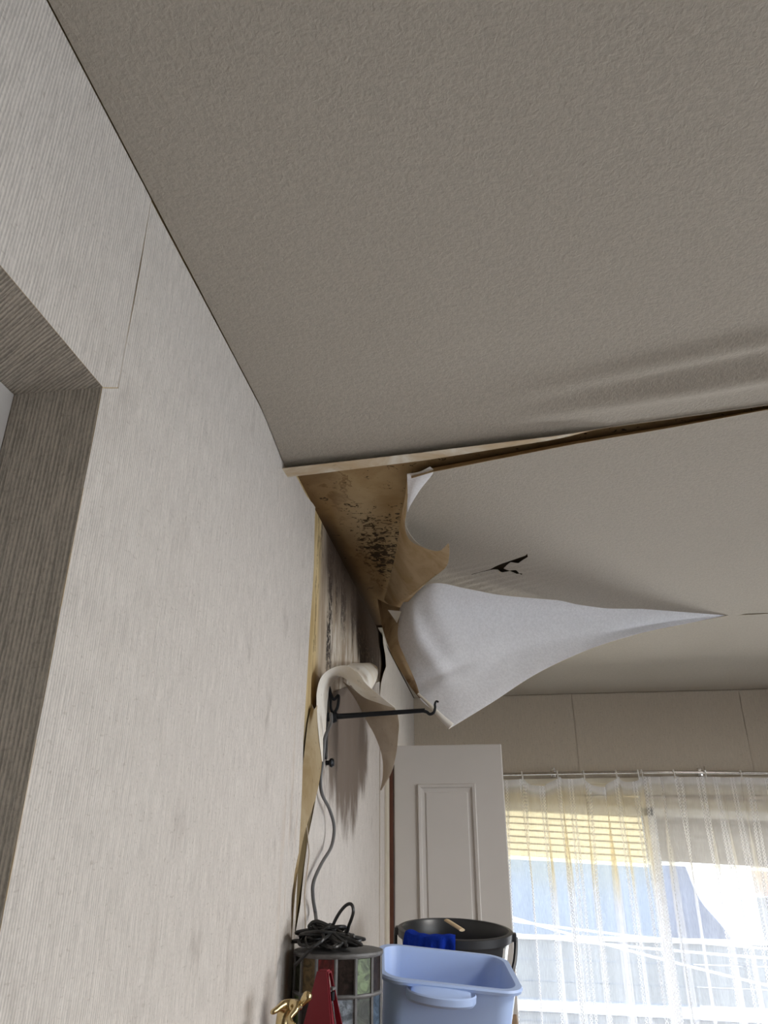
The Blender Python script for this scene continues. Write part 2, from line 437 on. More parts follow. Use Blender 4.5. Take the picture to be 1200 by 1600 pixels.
# ------------------------------------------------------------------ setting: shell
H, XR, Y0, Y1 = 2.45, 3.6, -1.6, 4.48
S = 'structure'
tag(obj('floor', boxes((-0.1, XR + 0.1, Y0 - 0.1, Y1 + 0.1, -0.1, 0.0)), M['floor'], smooth=False), kind=S)
ceiling = tag(obj('ceiling', boxes((-0.1, XR + 0.1, Y0 - 0.1, Y1 + 0.1, H + 0.008, H + 0.1)), M['board_ceil'], smooth=False), kind=S)

# left wall board with the recess cut into it (recess y < 0.695, z < 2.108, 0.113 deep)
RY, RZ, RD = 0.695, 2.108, 0.113
bm = boxes((-0.25, -0.002, RY + 0.002, Y1, 0, H + 0.008), (-0.25, -0.002, Y0, RY + 0.002, RZ + 0.002, H + 0.008), (-0.25, -RD - 0.03, Y0, RY + 0.002, 0, RZ + 0.002))
wall_left = tag(obj('wall_left', bm, M['board_wall'], smooth=False), kind=S)
def flat_paper(name, o, u, v, nu, nv, mat, parent, th=0.0008, fn=None, flip=False):
    rows = []
    for j in range(nv + 1):
        row = []
        for i in range(nu + 1):
            p = Vector(o) + Vector(u) * (i / nu) + Vector(v) * (j / nv)
            if fn: p = fn(p)
            row.append(p)
        rows.append(row)
    return sheet(name, rows, mat, M['back_tan'], parent, th, flip)
# header paper above the recess, stepping over the next length in a visible joint
hy = [Y0, -0.8, -0.2, 0.2, 0.5, RY, 0.711, 0.7275]
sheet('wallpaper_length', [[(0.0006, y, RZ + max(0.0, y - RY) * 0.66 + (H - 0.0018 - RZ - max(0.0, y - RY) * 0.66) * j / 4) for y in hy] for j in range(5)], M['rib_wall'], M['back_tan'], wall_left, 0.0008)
def main_fn(p):
    # the far vertical edge of this length lifts a little from the wall
    e = smooth((p.y - 1.70) / 0.06)
    up = smooth((p.z - 1.2) / 1.0)
    p.x += e * (0.003 + 0.004 * up) * (1 + 0.3 * math.sin(p.z * 9)) + 0.0006 * math.sin(p.z * 23 + p.y * 7)
    p.y += e * 0.006 * math.sin(p.z * 3.1 + 0.4)
    return p
zz = [RZ * j / 40 for j in range(40)] + [RZ - 0.0015] + [RZ + 0.022 + (H - 0.0018 - RZ - 0.022) * j / 13 for j in range(14)]
rows = []
for z in zz:
    ys = RY if z <= RZ - 0.0015 + 1e-6 else 0.7300
    rows.append([main_fn(Vector((0.0, ys + (1.7645 - ys) * i / 60, z))) for i in range(61)])
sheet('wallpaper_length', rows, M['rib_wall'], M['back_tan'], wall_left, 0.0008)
# recess linings
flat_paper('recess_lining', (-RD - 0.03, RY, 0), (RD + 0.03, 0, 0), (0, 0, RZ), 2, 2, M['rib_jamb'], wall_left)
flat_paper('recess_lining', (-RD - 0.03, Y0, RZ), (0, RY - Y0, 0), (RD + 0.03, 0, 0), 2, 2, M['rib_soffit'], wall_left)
# pale window frame set in the back of the recess
tag(obj('trim_1', boxes((-0.16, -RD, Y0, RY - 0.001, RZ - 0.5, RZ - 0.001), (-0.16, -RD, RY - 0.4, RY - 0.001, 0, RZ - 0.5)), M['white_paint'], smooth=False), kind=S)

# lower paper still stuck beyond the seam, its torn top edge sloping away, and the far length up to the corner
def ztop(y): return interp([1.78, 1.86, 2.10, 2.50, 2.90, 3.05], [1.44, 1.62, 2.02, 2.13, 2.21, 2.25], y)
rows = []
for j in range(30):
    t = j / 29
    rows.append([(0.0008 + 0.002 * math.sin(i * 1.7) * t, 1.775 + (3.06 - 1.775) * i / 40, t * ztop(1.775 + (3.06 - 1.775) * i / 40)) for i in range(41)])
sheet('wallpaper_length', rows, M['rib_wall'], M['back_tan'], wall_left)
def c_fn(p):
    l = smooth((3.35 - p.y) / 0.3) * smooth((p.z - 2.20) / 0.12)
    p.x += 0.012 * l * (1 + 0.5 * math.sin(p.z * 14))
    p.y += l * (0.03 * math.sin(p.z * 17) + 0.03 * math.sin(p.z * 41))
    return p
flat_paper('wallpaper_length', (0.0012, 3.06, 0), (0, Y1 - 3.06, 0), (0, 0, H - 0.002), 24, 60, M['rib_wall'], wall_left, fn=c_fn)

# back wall with the window opening
WX0, WX1, WZ0, WZ1 = 0.42, 2.72, 0.55, 1.95
bm = boxes((-0.1, WX0, Y1, Y1 + 0.16, 0, H), (WX1, XR + 0.1, Y1, Y1 + 0.16, 0, H), (WX0, WX1, Y1, Y1 + 0.16, WZ1, H), (WX0, WX1, Y1, Y1 + 0.16, 0, WZ0))
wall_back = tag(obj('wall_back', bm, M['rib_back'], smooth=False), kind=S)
# loose, slightly waved paper above the window with an upright joint
for x0, x1, dy in ((0.002, 0.92, 0.004), (0.922, 1.84, 0.0052), (1.842, 2.76, 0.004), (2.762, 3.598, 0.0046)):
    rows = [[(x0 + (x1 - x0) * i / 14, Y1 - dy - 0.003 * (1 + math.sin(3.1 * i + j * 0.5 + x0 * 9)) * (0.3 + 0.7 * (j / 10.0)), WZ1 + 0.0 + (H - 0.006 - WZ1) * j / 10) for i in range(15)] for j in range(11)]
    sheet('wallpaper_length', rows, M['rib_back'], M['back_tan'], wall_back)
# right wall with the opening daylight comes through, and the wall behind the viewer
bm = boxes((XR, XR + 0.12, Y0, -0.6, 0, H), (XR, XR + 0.12, 2.1, Y1, 0, H), (XR, XR + 0.12, -0.6, 2.1, 2.05, H), (XR, XR + 0.12, -0.6, 2.1, 0, 0.65))
tag(obj('wall_right', bm, M['unseen_wall'], smooth=False), kind=S)
bm = boxes((-0.1, XR + 0.1, Y0 - 0.12, Y0, 0, H))
tag(obj('wall_front', bm, M['unseen_wall'], smooth=False), kind=S)
def hidden_window(name, box_list):
    return tag(obj(name, boxes(*box_list), M['alu'], smooth=False), kind=S)
hidden_window('window_2', [(XR + 0.03, XR + 0.08, -0.6, 2.1, 0.65, 0.70), (XR + 0.03, XR + 0.08, -0.6, 2.1, 2.0, 2.05), (XR + 0.03, XR + 0.08, 0.72, 0.78, 0.7, 2.0), (XR + 0.03, XR + 0.08, -0.6, -0.55, 0.7, 2.0), (XR + 0.03, XR + 0.08, 2.05, 2.1, 0.7, 2.0)])

# ------------------------------------------------------------------ ceiling paper lengths
def yend1(x): return interp([0.0, 0.33, 0.67, 1.03, 1.6, 3.6], [1.510, 1.474, 1.412, 1.364, 1.343, 1.325], x)
def drop1(x): return interp([0.0, 0.3, 0.9, 1.3, 3.6], [0.032, 0.030, 0.026, 0.020, 0.016], x)
rows = []
NX = 90
prof_y = [Y0, -1.0, -0.4, 0.1, 0.5, 0.8, 0.95, 1.05]
for yy in prof_y:
    rows.append([(0.0018 + (XR - 0.0018) * i / NX, yy, H) for i in range(NX + 1)])
NS = 26
for s in range(1, NS + 1):
    row = []
    for i in range(NX + 1):
        x = 0.0018 + (XR - 0.0018) * (i / NX)
        ye = yend1(x); t = s / NS; y = 1.05 + (ye - 1.05) * t
        d = ye - y
        z = H - drop1(x) * smooth(1 - d / 0.27)
        # long slack folds that gather towards the right
        g = smooth((x - 0.35) / 0.6)
        z -= g * 0.018 * math.exp(-((d - 0.10 - 0.05 * (x - 0.9)) / 0.030) ** 2)
        z -= g * 0.011 * math.exp(-((d - 0.19 - 0.10 * (x - 0.9)) / 0.022) ** 2)
        row.append((x, y, z))
    rows.append(row)
# the lip rolled back under the edge, wide at the wall and fading out to the right
def lipw(x): return interp([0.0, 0.35, 0.62, 0.72, 3.6], [0.052, 0.042, 0.018, 0.001, 0.0005], x)
for s in range(1, 9):
    row = []
    for i in range(NX + 1):
        x = 0.0018 + (XR - 0.0018) * (i / NX); ye = yend1(x); w = lipw(x); r = min(0.006, w * 0.35)
        a = min(1.0, s / 5) * math.radians(200); b = max(0, (s - 5) / 3)
        y = ye + r * math.sin(a) - b * w * 0.92; z = H - drop1(x) - (0.011 * g if False else 0) - r * (1 - math.cos(a)) - b * 0.004
        row.append((x - (0.010 * smooth((0.08 - x) / 0.08)), y, z))
    rows.append(row)
sheet('ceiling_paper', rows, M['ceil_paper'], M['back_pale'], ceiling, flip=True)

T = Vector((1.40, 2.958, H))
def ynear2(x): return interp([0.25, 0.337, 0.66, 0.856, 1.036, 1.5, 3.6], [1.600, 1.560, 1.478, 1.440, 1.398, 1.372, 1.352], x)
def yfar2(x): return interp([0.05, 0.18, 0.66, 1.02, 1.40, 3.6], [2.44, 2.49, 2.62, 2.745, 2.958, 2.958], x)
hs = [0.0, 0.25, 0.55, 0.80, 1.0]
hx = [0.285, 0.245, 0.212, 0.190, 0.178]
rows = []
NR, NC = 110, 150
for r in range(NR + 1):
    s = r / NR
    s = s if s > 0.06 else s
    # rows crowd at the near edge where the paper droops
    q = 0.10 * (r / 12) if r < 12 else 0.10 + 0.90 * ((r - 12) / (NR - 12))
    xl = interp(hs, hx, q)
    row = []
    for c in range(NC + 1):
        tt = c / NC; tt = tt ** 1.35
        x = xl + (XR - xl) * tt
        yn, yf = ynear2(x), yfar2(x); y = yn + (yf - yn) * q
        d = y - yn; df = yf - y
        z = H
        fade = interp([0.0, 1.1, 1.3], [1.0, 0.55, 0.35], x)
        z -= 0.034 * fade * max(0.0, 1 - d / 0.038) ** 1.6
        # slack along the hanging flap, none past its tip
        k = interp([0.0, 0.9, 1.40, 1.45], [0.040, 0.034, 0.006, 0.0], x)
        z -= k * math.exp(-(df / 0.13) ** 1.3)
        # puckers round the small rip
        ex, ey = (x - 0.49) / 0.15, (y - 2.40) / 0.11
        w = math.exp(-(ex * ex + ey * ey))
        z += 0.0045 * w * math.sin((y - 2.35 + 0.42 * (x - 0.5)) * 150)
        z -= g * 0 + 0.004 * smooth((x - 0.8) / 0.5) * math.exp(-((d - 0.06) / 0.025) ** 2)
        row.append((x, y, z))
    rows.append(row)
paper2 = sheet('ceiling_paper', rows, M['ceil_paper'], M['back_tan'], ceiling, flip=True)
# the rip itself is cut through the paper
def cut(target, outlines):
    for pts in outlines:
        bm = bmesh.new(); lo = [bm.verts.new((p[0], p[1], 2.33)) for p in pts]; hi = [bm.verts.new((p[0], p[1], 2.455)) for p in pts]
        n = len(pts); bm.faces.new(lo); bm.faces.new(hi[::-1])
        for i in range(n): bm.faces.new((lo[i], hi[i], hi[(i + 1) % n], lo[(i + 1) % n]))
        bmesh.ops.recalc_face_normals(bm, faces=bm.faces)
        me = bpy.data.meshes.new('cutter'); bm.to_mesh(me); bm.free()
        co = bpy.data.objects.new('cutter', me); COL.objects.link(co)
        md = target.modifiers.new('cut', 'BOOLEAN'); md.operation = 'DIFFERENCE'; md.object = co; md.solver = 'EXACT'
        bpy.context.view_layer.update()
        dg = bpy.context.evaluated_depsgraph_get()
        nm = bpy.data.meshes.new_from_object(target.evaluated_get(dg))
        0 and print('CUT', len(target.data.vertices), len(nm.vertices), len(nm.polygons))
        target.modifiers.clear(); target.data = nm
        bpy.data.objects.remove(co, do_unlink=True); bpy.data.meshes.remove(me)
cut(paper2, [[(0.3901, 2.3237, 2.4200), (0.4019, 2.3443, 2.4200), (0.4670, 2.3093, 2.4200), (0.4957, 2.2827, 2.4200), (0.5355, 2.2465, 2.4200), (0.5781, 2.2121, 2.4200), (0.5834, 2.1959, 2.4200), (0.5864, 2.2246, 2.4200), (0.5582, 2.2732, 2.4200), (0.5339, 2.2640, 2.4200), (0.5201, 2.2860, 2.4200), (0.5123, 2.3186, 2.4200), (0.5351, 2.3297, 2.4200), (0.5539, 2.3410, 2.4200), (0.5756, 2.3744, 2.4200), (0.5705, 2.3802, 2.4200), (0.5501, 2.3557, 2.4200), (0.5333, 2.3470, 2.4200), (0.5084, 2.3424, 2.4200), (0.4938, 2.3266, 2.4200), (0.4711, 2.3191, 2.4200), (0.4079, 2.3548, 2.4200)][::-1]])
# third length on to the back wall
rows = [[(0.006 + (XR - 0.006) * i / 40, 2.9582 + (Y1 - 0.006 - 2.9582) * j / 24, H - 0.004 * math.exp(-((XR * i / 40 - 1.3) / 0.3) ** 2) * math.exp(-j / 3.0)) for i in range(41)] for j in range(25)]
sheet('ceiling_paper', rows, M['ceil_paper'], M['back_tan'], ceiling, flip=True)

# ------------------------------------------------------------------ hanging flap of ceiling paper
flap = empty('hanging_ceiling_paper', (0.30, 2.50, 2.42), 'big white triangular flap of ceiling paper hanging down in front of the back wall', 'wallpaper', 'peeling wallpaper')
top = catmull([(0.1976, 2.4143, 2.4150), (0.2869, 2.3277, 2.4130), (0.3892, 2.4006, 2.4130), (0.5071, 2.4914, 2.4150), (0.6532, 2.5697, 2.4200), (0.8166, 2.6478, 2.4260), (1.0098, 2.7301, 2.4340), (1.2163, 2.8396, 2.4420), (1.3985, 2.9542, 2.4490)], 61)
Pc = Vector((0.3161, 2.4500, 1.9684)); Tt = Vector((1.3979, 2.9525, 2.4485))
bot = catmull([(0.3161, 2.4500, 1.9684), (0.4524, 2.5000, 2.0544), (0.6086, 2.5650, 2.1583), (0.7976, 2.6500, 2.2544), (0.9990, 2.7500, 2.3317), (1.2119, 2.8550, 2.3944), (1.3979, 2.9525, 2.4485)], 61)
left = catmull([(0.1976, 2.4143, 2.4150), (0.1569, 2.4200, 2.3663), (0.1455, 2.4200, 2.3041), (0.1482, 2.4300, 2.2452), (0.1764, 2.4400, 2.1777), (0.2020, 2.4500, 2.1157), (0.2158, 2.4500, 2.0676), (0.2685, 2.4520, 2.0177), (0.3161, 2.4500, 1.9684)], 49)
rows = []
for j in range(49):
    v = j / 48; row = []
    for i in range(61):
        u = i / 60
        p = top[i].lerp(bot[i], v) + (left[j] - top[0].lerp(bot[0], v)) * (1 - u)
        bulge = math.sin(math.pi * v) * (1 - u) ** 0.7
        p = p + Vector((0, 0.05 * bulge, 0))                                  # belly away from the viewer
        cr = 0.020 * math.exp(-((u - 0.13 - 0.10 * (v - 0.4)) / 0.045) ** 2) * smooth((0.75 - v) / 0.4) * smooth(v / 0.15)
        cr -= 0.013 * math.exp(-((u - 0.05 - 0.10 * v) / 0.03) ** 2) * smooth((0.5 - abs(v - 0.45)) / 0.4)
        cr += 0.011 * math.exp(-((u - 0.14) / 0.08) ** 2 - ((v - 0.62) / 0.05) ** 2)
        cr += 0.016 * math.exp(-((v - 0.75 + 0.9 * (u - 0.70)) / 0.12) ** 2) * math.exp(-((u - 0.70) / 0.14) ** 2) * math.sin(math.pi * v)
        edge = 0 if i in (0, 60) or j in (0, 48) else 1
        p = p + Vector((0, cr * edge, 0))
        p = p + Vector((0, 0.0035 * edge * noise.noise(p * 14), 0))
        row.append(p)
    rows.append(row)
sheet('paper_face', rows, M['flap_paper'], M['back_tan'], flap, flip=True)
# stained margin folded behind the left edge and the rolled-up lower corner
tag(sheet('torn_margin', loft([[(0.0705, 2.5000, 2.4232), (0.0798, 2.5000, 2.3619), (0.0961, 2.4800, 2.2915), (0.1279, 2.4700, 2.2058), (0.1793, 2.4650, 2.1153), (0.2149, 2.4600, 2.0654)],
      [(0.1129, 2.4550, 2.3883), (0.1201, 2.4500, 2.3362), (0.1264, 2.4500, 2.2755), (0.1541, 2.4500, 2.1936), (0.1951, 2.4550, 2.1127), (0.2171, 2.4580, 2.0649)],
      [(0.1612, 2.4400, 2.3678), (0.1497, 2.4400, 2.3052), (0.1514, 2.4400, 2.2477), (0.1796, 2.4500, 2.1778), (0.2057, 2.4550, 2.1145), (0.2193, 2.4570, 2.0647)]], 30, 9), M['back_stained'], M['back_stained'], flap), 'brown stained margin')
bm = bmesh.new()
pts = catmull([(0.2117, 2.4520, 2.0784), (0.2509, 2.4460, 2.0394), (0.2870, 2.4430, 1.9997), (0.3165, 2.4440, 1.9714)], 22)
tube(bm, pts, [0.004 + 0.0075 * smooth(i / 21) for i in range(22)], 14)
obj('rolled_corner', bm, M['front_pale'], flap)
sheet('white_tab', loft([[(0.1161, 2.4300, 2.3598), (0.1358, 2.4300, 2.3297), (0.1444, 2.4300, 2.3159)], [(0.1628, 2.4250, 2.3518), (0.1560, 2.4250, 2.3318), (0.1472, 2.4250, 2.3121)]], 8, 4), M['front_pale'], M['front_pale'], flap)

# ------------------------------------------------------------------ brown curl where the ceiling paper tore away
curl = empty('curled_ceiling_paper', (0.2, 2.0, 2.43), 'torn edge of ceiling paper curling down to show its brown backing above the white flap', 'wallpaper', 'peeling wallpaper')
hinge = [(0.2726, 1.6165, 2.4490), (0.2529, 1.7371, 2.4490), (0.2240, 1.8854, 2.4490), (0.1939, 2.0617, 2.4490), (0.1624, 2.2212, 2.4490), (0.1204, 2.4156, 2.4490), (0.0802, 2.5965, 2.4490)]
mid = [(0.2728, 1.6137, 2.4440), (0.2590, 1.7268, 2.4400), (0.2337, 1.8614, 2.4320), (0.2241, 2.0118, 2.4150), (0.2227, 2.1301, 2.3950), (0.1761, 2.3314, 2.3950), (0.1058, 2.5622, 2.4200)]
mid2 = [(0.2728, 1.6133, 2.4420), (0.2610, 1.7226, 2.4360), (0.2381, 1.8525, 2.4240), (0.2582, 2.0038, 2.3900), (0.2959, 2.0586, 2.3650), (0.2168, 2.2819, 2.3700), (0.1184, 2.5542, 2.4050)]
free = [(0.2728, 1.6128, 2.4400), (0.2642, 1.6929, 2.4360), (0.2501, 1.7912, 2.4280), (0.2380, 1.8695, 2.4180), (0.2442, 1.9265, 2.4050), (0.2749, 1.9415, 2.3880), (0.3183, 1.9310, 2.3680), (0.3455, 1.8854, 2.3560), (0.3569, 1.8352, 2.3500), (0.3541, 1.9110, 2.3450), (0.3379, 2.0048, 2.3450), (0.2848, 2.1219, 2.3520), (0.2204, 2.3086, 2.3700), (0.1500, 2.5395, 2.3920)]
rows = loft([hinge, mid, mid2, free], 80, 26)
sheet('paper_curl', rows, M['back_tan'], M['ceil_paper'], curl)
# crumpled corner at its near end, brightness painted in by the paler paper
sheet('folded_corner', loft([[(0.2742, 1.5845, 2.4340), (0.3045, 1.5748, 2.4320), (0.3325, 1.5488, 2.4300)], [(0.2642, 1.6929, 2.4360), (0.2910, 1.6338, 2.4300), (0.3376, 1.5826, 2.4320)], [(0.2509, 1.8176, 2.4400), (0.2619, 1.7782, 2.4400), (0.2958, 1.6869, 2.4400)]], 14, 10), M['flap_paper'], M['flap_paper'], curl)

# ------------------------------------------------------------------ wall paper peeled off and draped over the bracket
peel = empty('draped_wall_paper', (0.05, 2.05, 1.95), 'pale strip of wallpaper peeled off the mouldy wall and draped over the iron bracket', 'wallpaper', 'peeling wallpaper')
lip_out = [(0.0198, 1.9000, 1.8105), (0.0161, 1.8700, 1.8678), (0.0136, 1.8500, 1.9235), (0.0139, 1.8400, 1.9720), (0.0256, 1.8400, 2.0100), (0.0504, 1.8600, 2.0348), (0.0798, 1.8800, 2.0434), (0.1016, 1.9000, 2.0323), (0.1289, 1.9200, 2.0010), (0.1600, 1.9500, 1.9764), (0.1932, 1.9800, 1.9530)]
lip_in = [(0.0193, 1.9100, 1.8116), (0.0171, 1.9100, 1.8734), (0.0133, 1.9100, 1.9337), (0.0133, 1.9100, 1.9824), (0.0219, 1.9200, 2.0174), (0.0380, 1.9400, 2.0330), (0.0654, 1.9600, 2.0263), (0.0849, 1.9800, 2.0026), (0.1112, 1.9900, 1.9818), (0.1492, 1.9900, 1.9674), (0.1925, 1.9850, 1.9530)]
inner = [(0.0040, 1.9934, 1.8367), (0.0040, 2.0016, 1.8864), (0.0040, 2.0171, 1.9470), (0.0040, 2.0429, 2.0033), (0.0060, 2.0810, 2.0446), (0.0100, 2.1619, 2.0782), (0.0393, 2.1600, 2.0675), (0.0664, 2.1600, 2.0370), (0.0999, 2.1400, 2.0067), (0.1425, 2.1000, 1.9840), (0.1907, 2.0000, 1.9540)]
sheet('curled_lip', loft([lip_out, [(Vector(a) + Vector(b)) / 2 + Vector((0, -0.004, 0.0)) for a, b in zip(lip_out, lip_in)], lip_in], 70, 9), M['front_pale'], M['front_pale'], peel)
sheet('fold_underside', loft([lip_in, inner], 70, 8), M['back_grey'], M['front_pale'], peel)
# second wave of the fold running back to the wall
sheet('fold_crest', loft([[(0.0458, 2.0600, 2.0841), (0.0772, 2.0600, 2.0668), (0.0994, 2.0600, 2.0376), (0.1158, 2.0600, 2.0089), (0.1320, 2.0600, 1.9910)],
                          [(0.0515, 2.1400, 2.1117), (0.0821, 2.1400, 2.1013), (0.1046, 2.1300, 2.0759), (0.1101, 2.1200, 2.0424), (0.1028, 2.1200, 2.0281)],
                          [(0.0200, 2.4892, 2.1942), (0.0300, 2.6247, 2.2255), (0.0500, 2.6471, 2.2115), (0.0912, 2.3500, 2.1102), (0.0883, 2.2500, 2.0542)]], 26, 16), M['front_pale'], M['back_pale'], peel)
# tail hanging on the far side of the arm
sheet('hanging_tail', loft([[(0.0126, 2.1800, 2.0688), (0.0539, 2.1800, 2.0116), (0.0864, 2.1700, 1.9527), (0.1126, 2.1700, 1.9077), (0.1329, 2.1700, 1.8516), (0.1348, 2.1700, 1.8005), (0.1277, 2.1700, 1.7638)],
                            [(0.0819, 2.1700, 2.0201), (0.1189, 2.1500, 1.9899), (0.1395, 2.1350, 1.9460), (0.1522, 2.1350, 1.9021), (0.1561, 2.1450, 1.8518), (0.1511, 2.1550, 1.8023), (0.1295, 2.1700, 1.7621)],
                            [(0.1383, 2.1300, 1.9967), (0.1792, 2.0800, 1.9691), (0.1913, 2.0800, 1.9327), (0.1869, 2.1000, 1.8966), (0.1789, 2.1200, 1.8520), (0.1607, 2.1500, 1.8051), (0.1312, 2.1700, 1.7621)]], 44, 14), M['back_grey'], M['back_grey'], peel)
# left margin of the length standing away from the wall all the way down
sheet('loose_margin', loft([[(0.0020, 1.8406, 1.9409), (0.0020, 1.8082, 1.8894), (0.0020, 1.7831, 1.8125), (0.0020, 1.7561, 1.7263), (0.0020, 1.7392, 1.6331), (0.0020, 1.7315, 1.5333), (0.0020, 1.7297, 1.4388)],
                            [(0.0138, 1.8200, 1.9246), (0.0124, 1.8200, 1.8789), (0.0130, 1.8150, 1.8160), (0.0121, 1.7950, 1.7289), (0.0043, 1.7650, 1.6336), (0.0060, 1.7323, 1.5333), (0.0030, 1.7339, 1.4384)],
                            [(0.0131, 1.8700, 1.9491), (0.0155, 1.8950, 1.8713), (0.0198, 1.9000, 1.8105), (0.0187, 1.8600, 1.7333), (0.0071, 1.7900, 1.6340), (0.0100, 1.7273, 1.5335), (0.0040, 1.7353, 1.4383)]], 60, 12), M['back_olive'], M['rib_wall'], peel)

# ------------------------------------------------------------------ iron bracket
by = 2.02
brk = empty('wall_bracket', (0.0, by, 1.94), 'black wrought iron bracket with a hooked arm sticking out of the mouldy wall', 'bracket')
zA = (0.0000, 2.0447, 1.9483)[2]; aE = Vector((0.2689, 2.0200, 1.9498))
obj('back_plate', boxes((0.001, 0.006, by - 0.012, by + 0.012, 1.83, 2.03), bev=0.0012), M['iron'], brk)
bm = bmesh.new()
aS = Vector((0.004, by, aE.z - 0.012))
pts = [aS.lerp(aE, i / 20) for i in range(21)]
tube(bm, pts, [0.0125 if i == 0 else (0.011 if i < 2 else 0.0075 - 0.0018 * i / 20) for i in range(21)], 10)
obj('arm', bm, M['iron'], brk)
bm = bmesh.new()
pts = catmull([aE + Vector((-0.01, 0, 0)), aE + Vector((0.004, 0, -0.004)), aE + Vector((0.013, 0, -0.010)), aE + Vector((0.023, 0, -0.006)), aE + Vector((0.027, 0, 0.006)), aE + Vector((0.027, 0, 0.016)), aE + Vector((0.031, 0, 0.023)), aE + Vector((0.037, 0, 0.021))], 40)
tube(bm, pts, [0.0046 - 0.002 * i / 39 for i in range(40)], 8)
obj('hook', bm, M['iron'], brk)
bm = bmesh.new()
lathe(bm, [(0.0, -0.010), (0.012, -0.009), (0.016, 0.0), (0.012, 0.009), (0.0, 0.010)], 16)
bmesh.ops.rotate(bm, verts=bm.verts, matrix=Matrix.Rotation(math.pi / 2, 3, 'Y'))
bmesh.ops.translate(bm, verts=bm.verts, vec=aS + Vector((0.018, 0, 0)))
obj('collar', bm, M['iron'], brk)
bm = bmesh.new()
tube(bm, catmull([(0.006, by, 2.02), (0.014, by, 1.995), (0.022, by, 1.985), (0.033, by, 1.995), (0.034, by, 1.978), (0.030, by, 1.960), (0.020, by, 1.945)], 40), 0.0042, 8)
tube(bm, catmull([(0.008, by, 2.005), (0.012, by, 1.985), (0.013, by, 1.965), (0.018, by, 1.950)], 20), 0.004, 8)
obj('scroll', bm, M['iron'], brk)

# cord hanging from the bracket down to the lampshade
cordp = catmull([(0.0450, 1.8709, 1.9216), (0.0400, 1.8984, 1.9026), (0.0220, 1.9184, 1.8713), (0.0180, 1.9222, 1.8206), (0.0160, 1.9089, 1.7738), (0.0150, 1.9345, 1.7385), (0.0200, 2.0100, 1.7054), (0.0260, 2.0440, 1.6658), (0.0260, 2.0176, 1.6205), (0.0220, 1.9207, 1.5807), (0.0180, 1.8622, 1.5442), (0.0170, 1.8656, 1.5128), (0.0180, 1.8940, 1.4777), (0.0470, 1.7800, 1.4562)], 120)
bm = bmesh.new(); tube(bm, cordp, 0.0042, 8)
tag(obj('power_cord', bm, M['cord_grey'], origin=cordp[-1]), 'grey electric cord winding down the wall from the bracket to the lampshade', 'cord')
wirep = catmull([(0.0040, 1.8204, 1.6752), (0.0040, 1.8479, 1.6324), (0.0040, 1.8671, 1.6000), (0.0040, 1.8492, 1.5576), (0.0040, 1.8381, 1.5165), (0.0040, 1.8518, 1.4777), (0.0060, 1.8529, 1.4278)], 50)
bm = bmesh.new(); tube(bm, wirep, 0.0016, 6)
tag(obj('thin_wire', bm, M['back_grey'], origin=wirep[-1]), 'thin pale wire hanging on the wall left of the grey cord', 'wire')
kp = Vector((0.0000, 2.0310, 1.8217))
bm = bmesh.new(); lathe(bm, [(0.0, 0.0), (0.006, 0.0), (0.006, 0.01), (0.011, 0.014), (0.012, 0.019), (0.008, 0.024), (0.0, 0.025)], 16)
bmesh.ops.rotate(bm, verts=bm.verts, matrix=Matrix.Rotation(math.pi / 2, 3, 'Y')); bmesh.ops.translate(bm, verts=bm.verts, vec=kp)
tag(obj('wall_peg', bm, M['iron'], origin=kp), 'small dark peg on the wall beside the cord below the bracket', 'peg')

# ------------------------------------------------------------------ white panelled door standing open against the left wall
DY = 3.27
door = empty('door_1', (0.02, DY, 0.0), 'tall white panelled door standing open beside the lace curtains', 'door'); tag(door, kind=S)
dx0, dx1, dz1 = 0.030, 0.482, 2.022
bm = boxes((dx0, dx1, DY, DY + 0.036, 0.01, dz1), bev=0.004)
obj('door_leaf', bm, M['white_paint'], door, smooth=False)
def ring_frame(bm, x0, x1, z0, z1, y, w, d, sl=0.0):
    """picture-frame moulding with a sloped profile"""
    pr = [(0.0, 0.0), (0.15, -d), (0.5, -d * 0.8), (0.62, -d * 0.15), (1.0, d * 0.0)]
    loops = []
    for t, dy in pr:
        k = t * w
        loops.append([bm.verts.new((a, y + dy, b)) for a, b in ((x0 + k, z0 + k), (x1 - k, z0 + k), (x1 - k, z1 - k), (x0 + k, z1 - k))])
    for A, B in zip(loops[:-1], loops[1:]):
        for i in range(4): bm.faces.new((A[i], A[(i + 1) % 4], B[(i + 1) % 4], B[i]))
px0, px1, pz1 = (0.1276, 3.2700, 1.8677)[0], (0.3674, 3.2700, 1.8601)[0], (0.1276, 3.2700, 1.8677)[2]
bm = bmesh.new(); ring_frame(bm, px0, px1, 1.05, pz1, DY, 0.028, 0.011)
obj('panel_moulding', bm, M['white_paint'], door, smooth=False)
bm = bmesh.new(); ring_frame(bm, px0, px1, 0.18, 0.92, DY, 0.028, 0.011)
obj('panel_moulding', bm, M['white_paint'], door, smooth=False)
obj('field_panel', boxes((px0 + 0.034, px1 - 0.034, DY - 0.004, DY + 0.002, 1.084, pz1 - 0.034), bev=0.003), M['white_paint'], door, smooth=False)
tag(obj('trim_2', boxes((0.001, 0.012, 3.195, 3.262, 0, 1.95), bev=0.002), M['cream_trim'], smooth=False), kind=S)
tag(obj('trim_3', boxes((0.001, 0.026, 3.263, 3.31, 0, 1.955), bev=0.001), M['dark_wood'], smooth=False), kind=S)

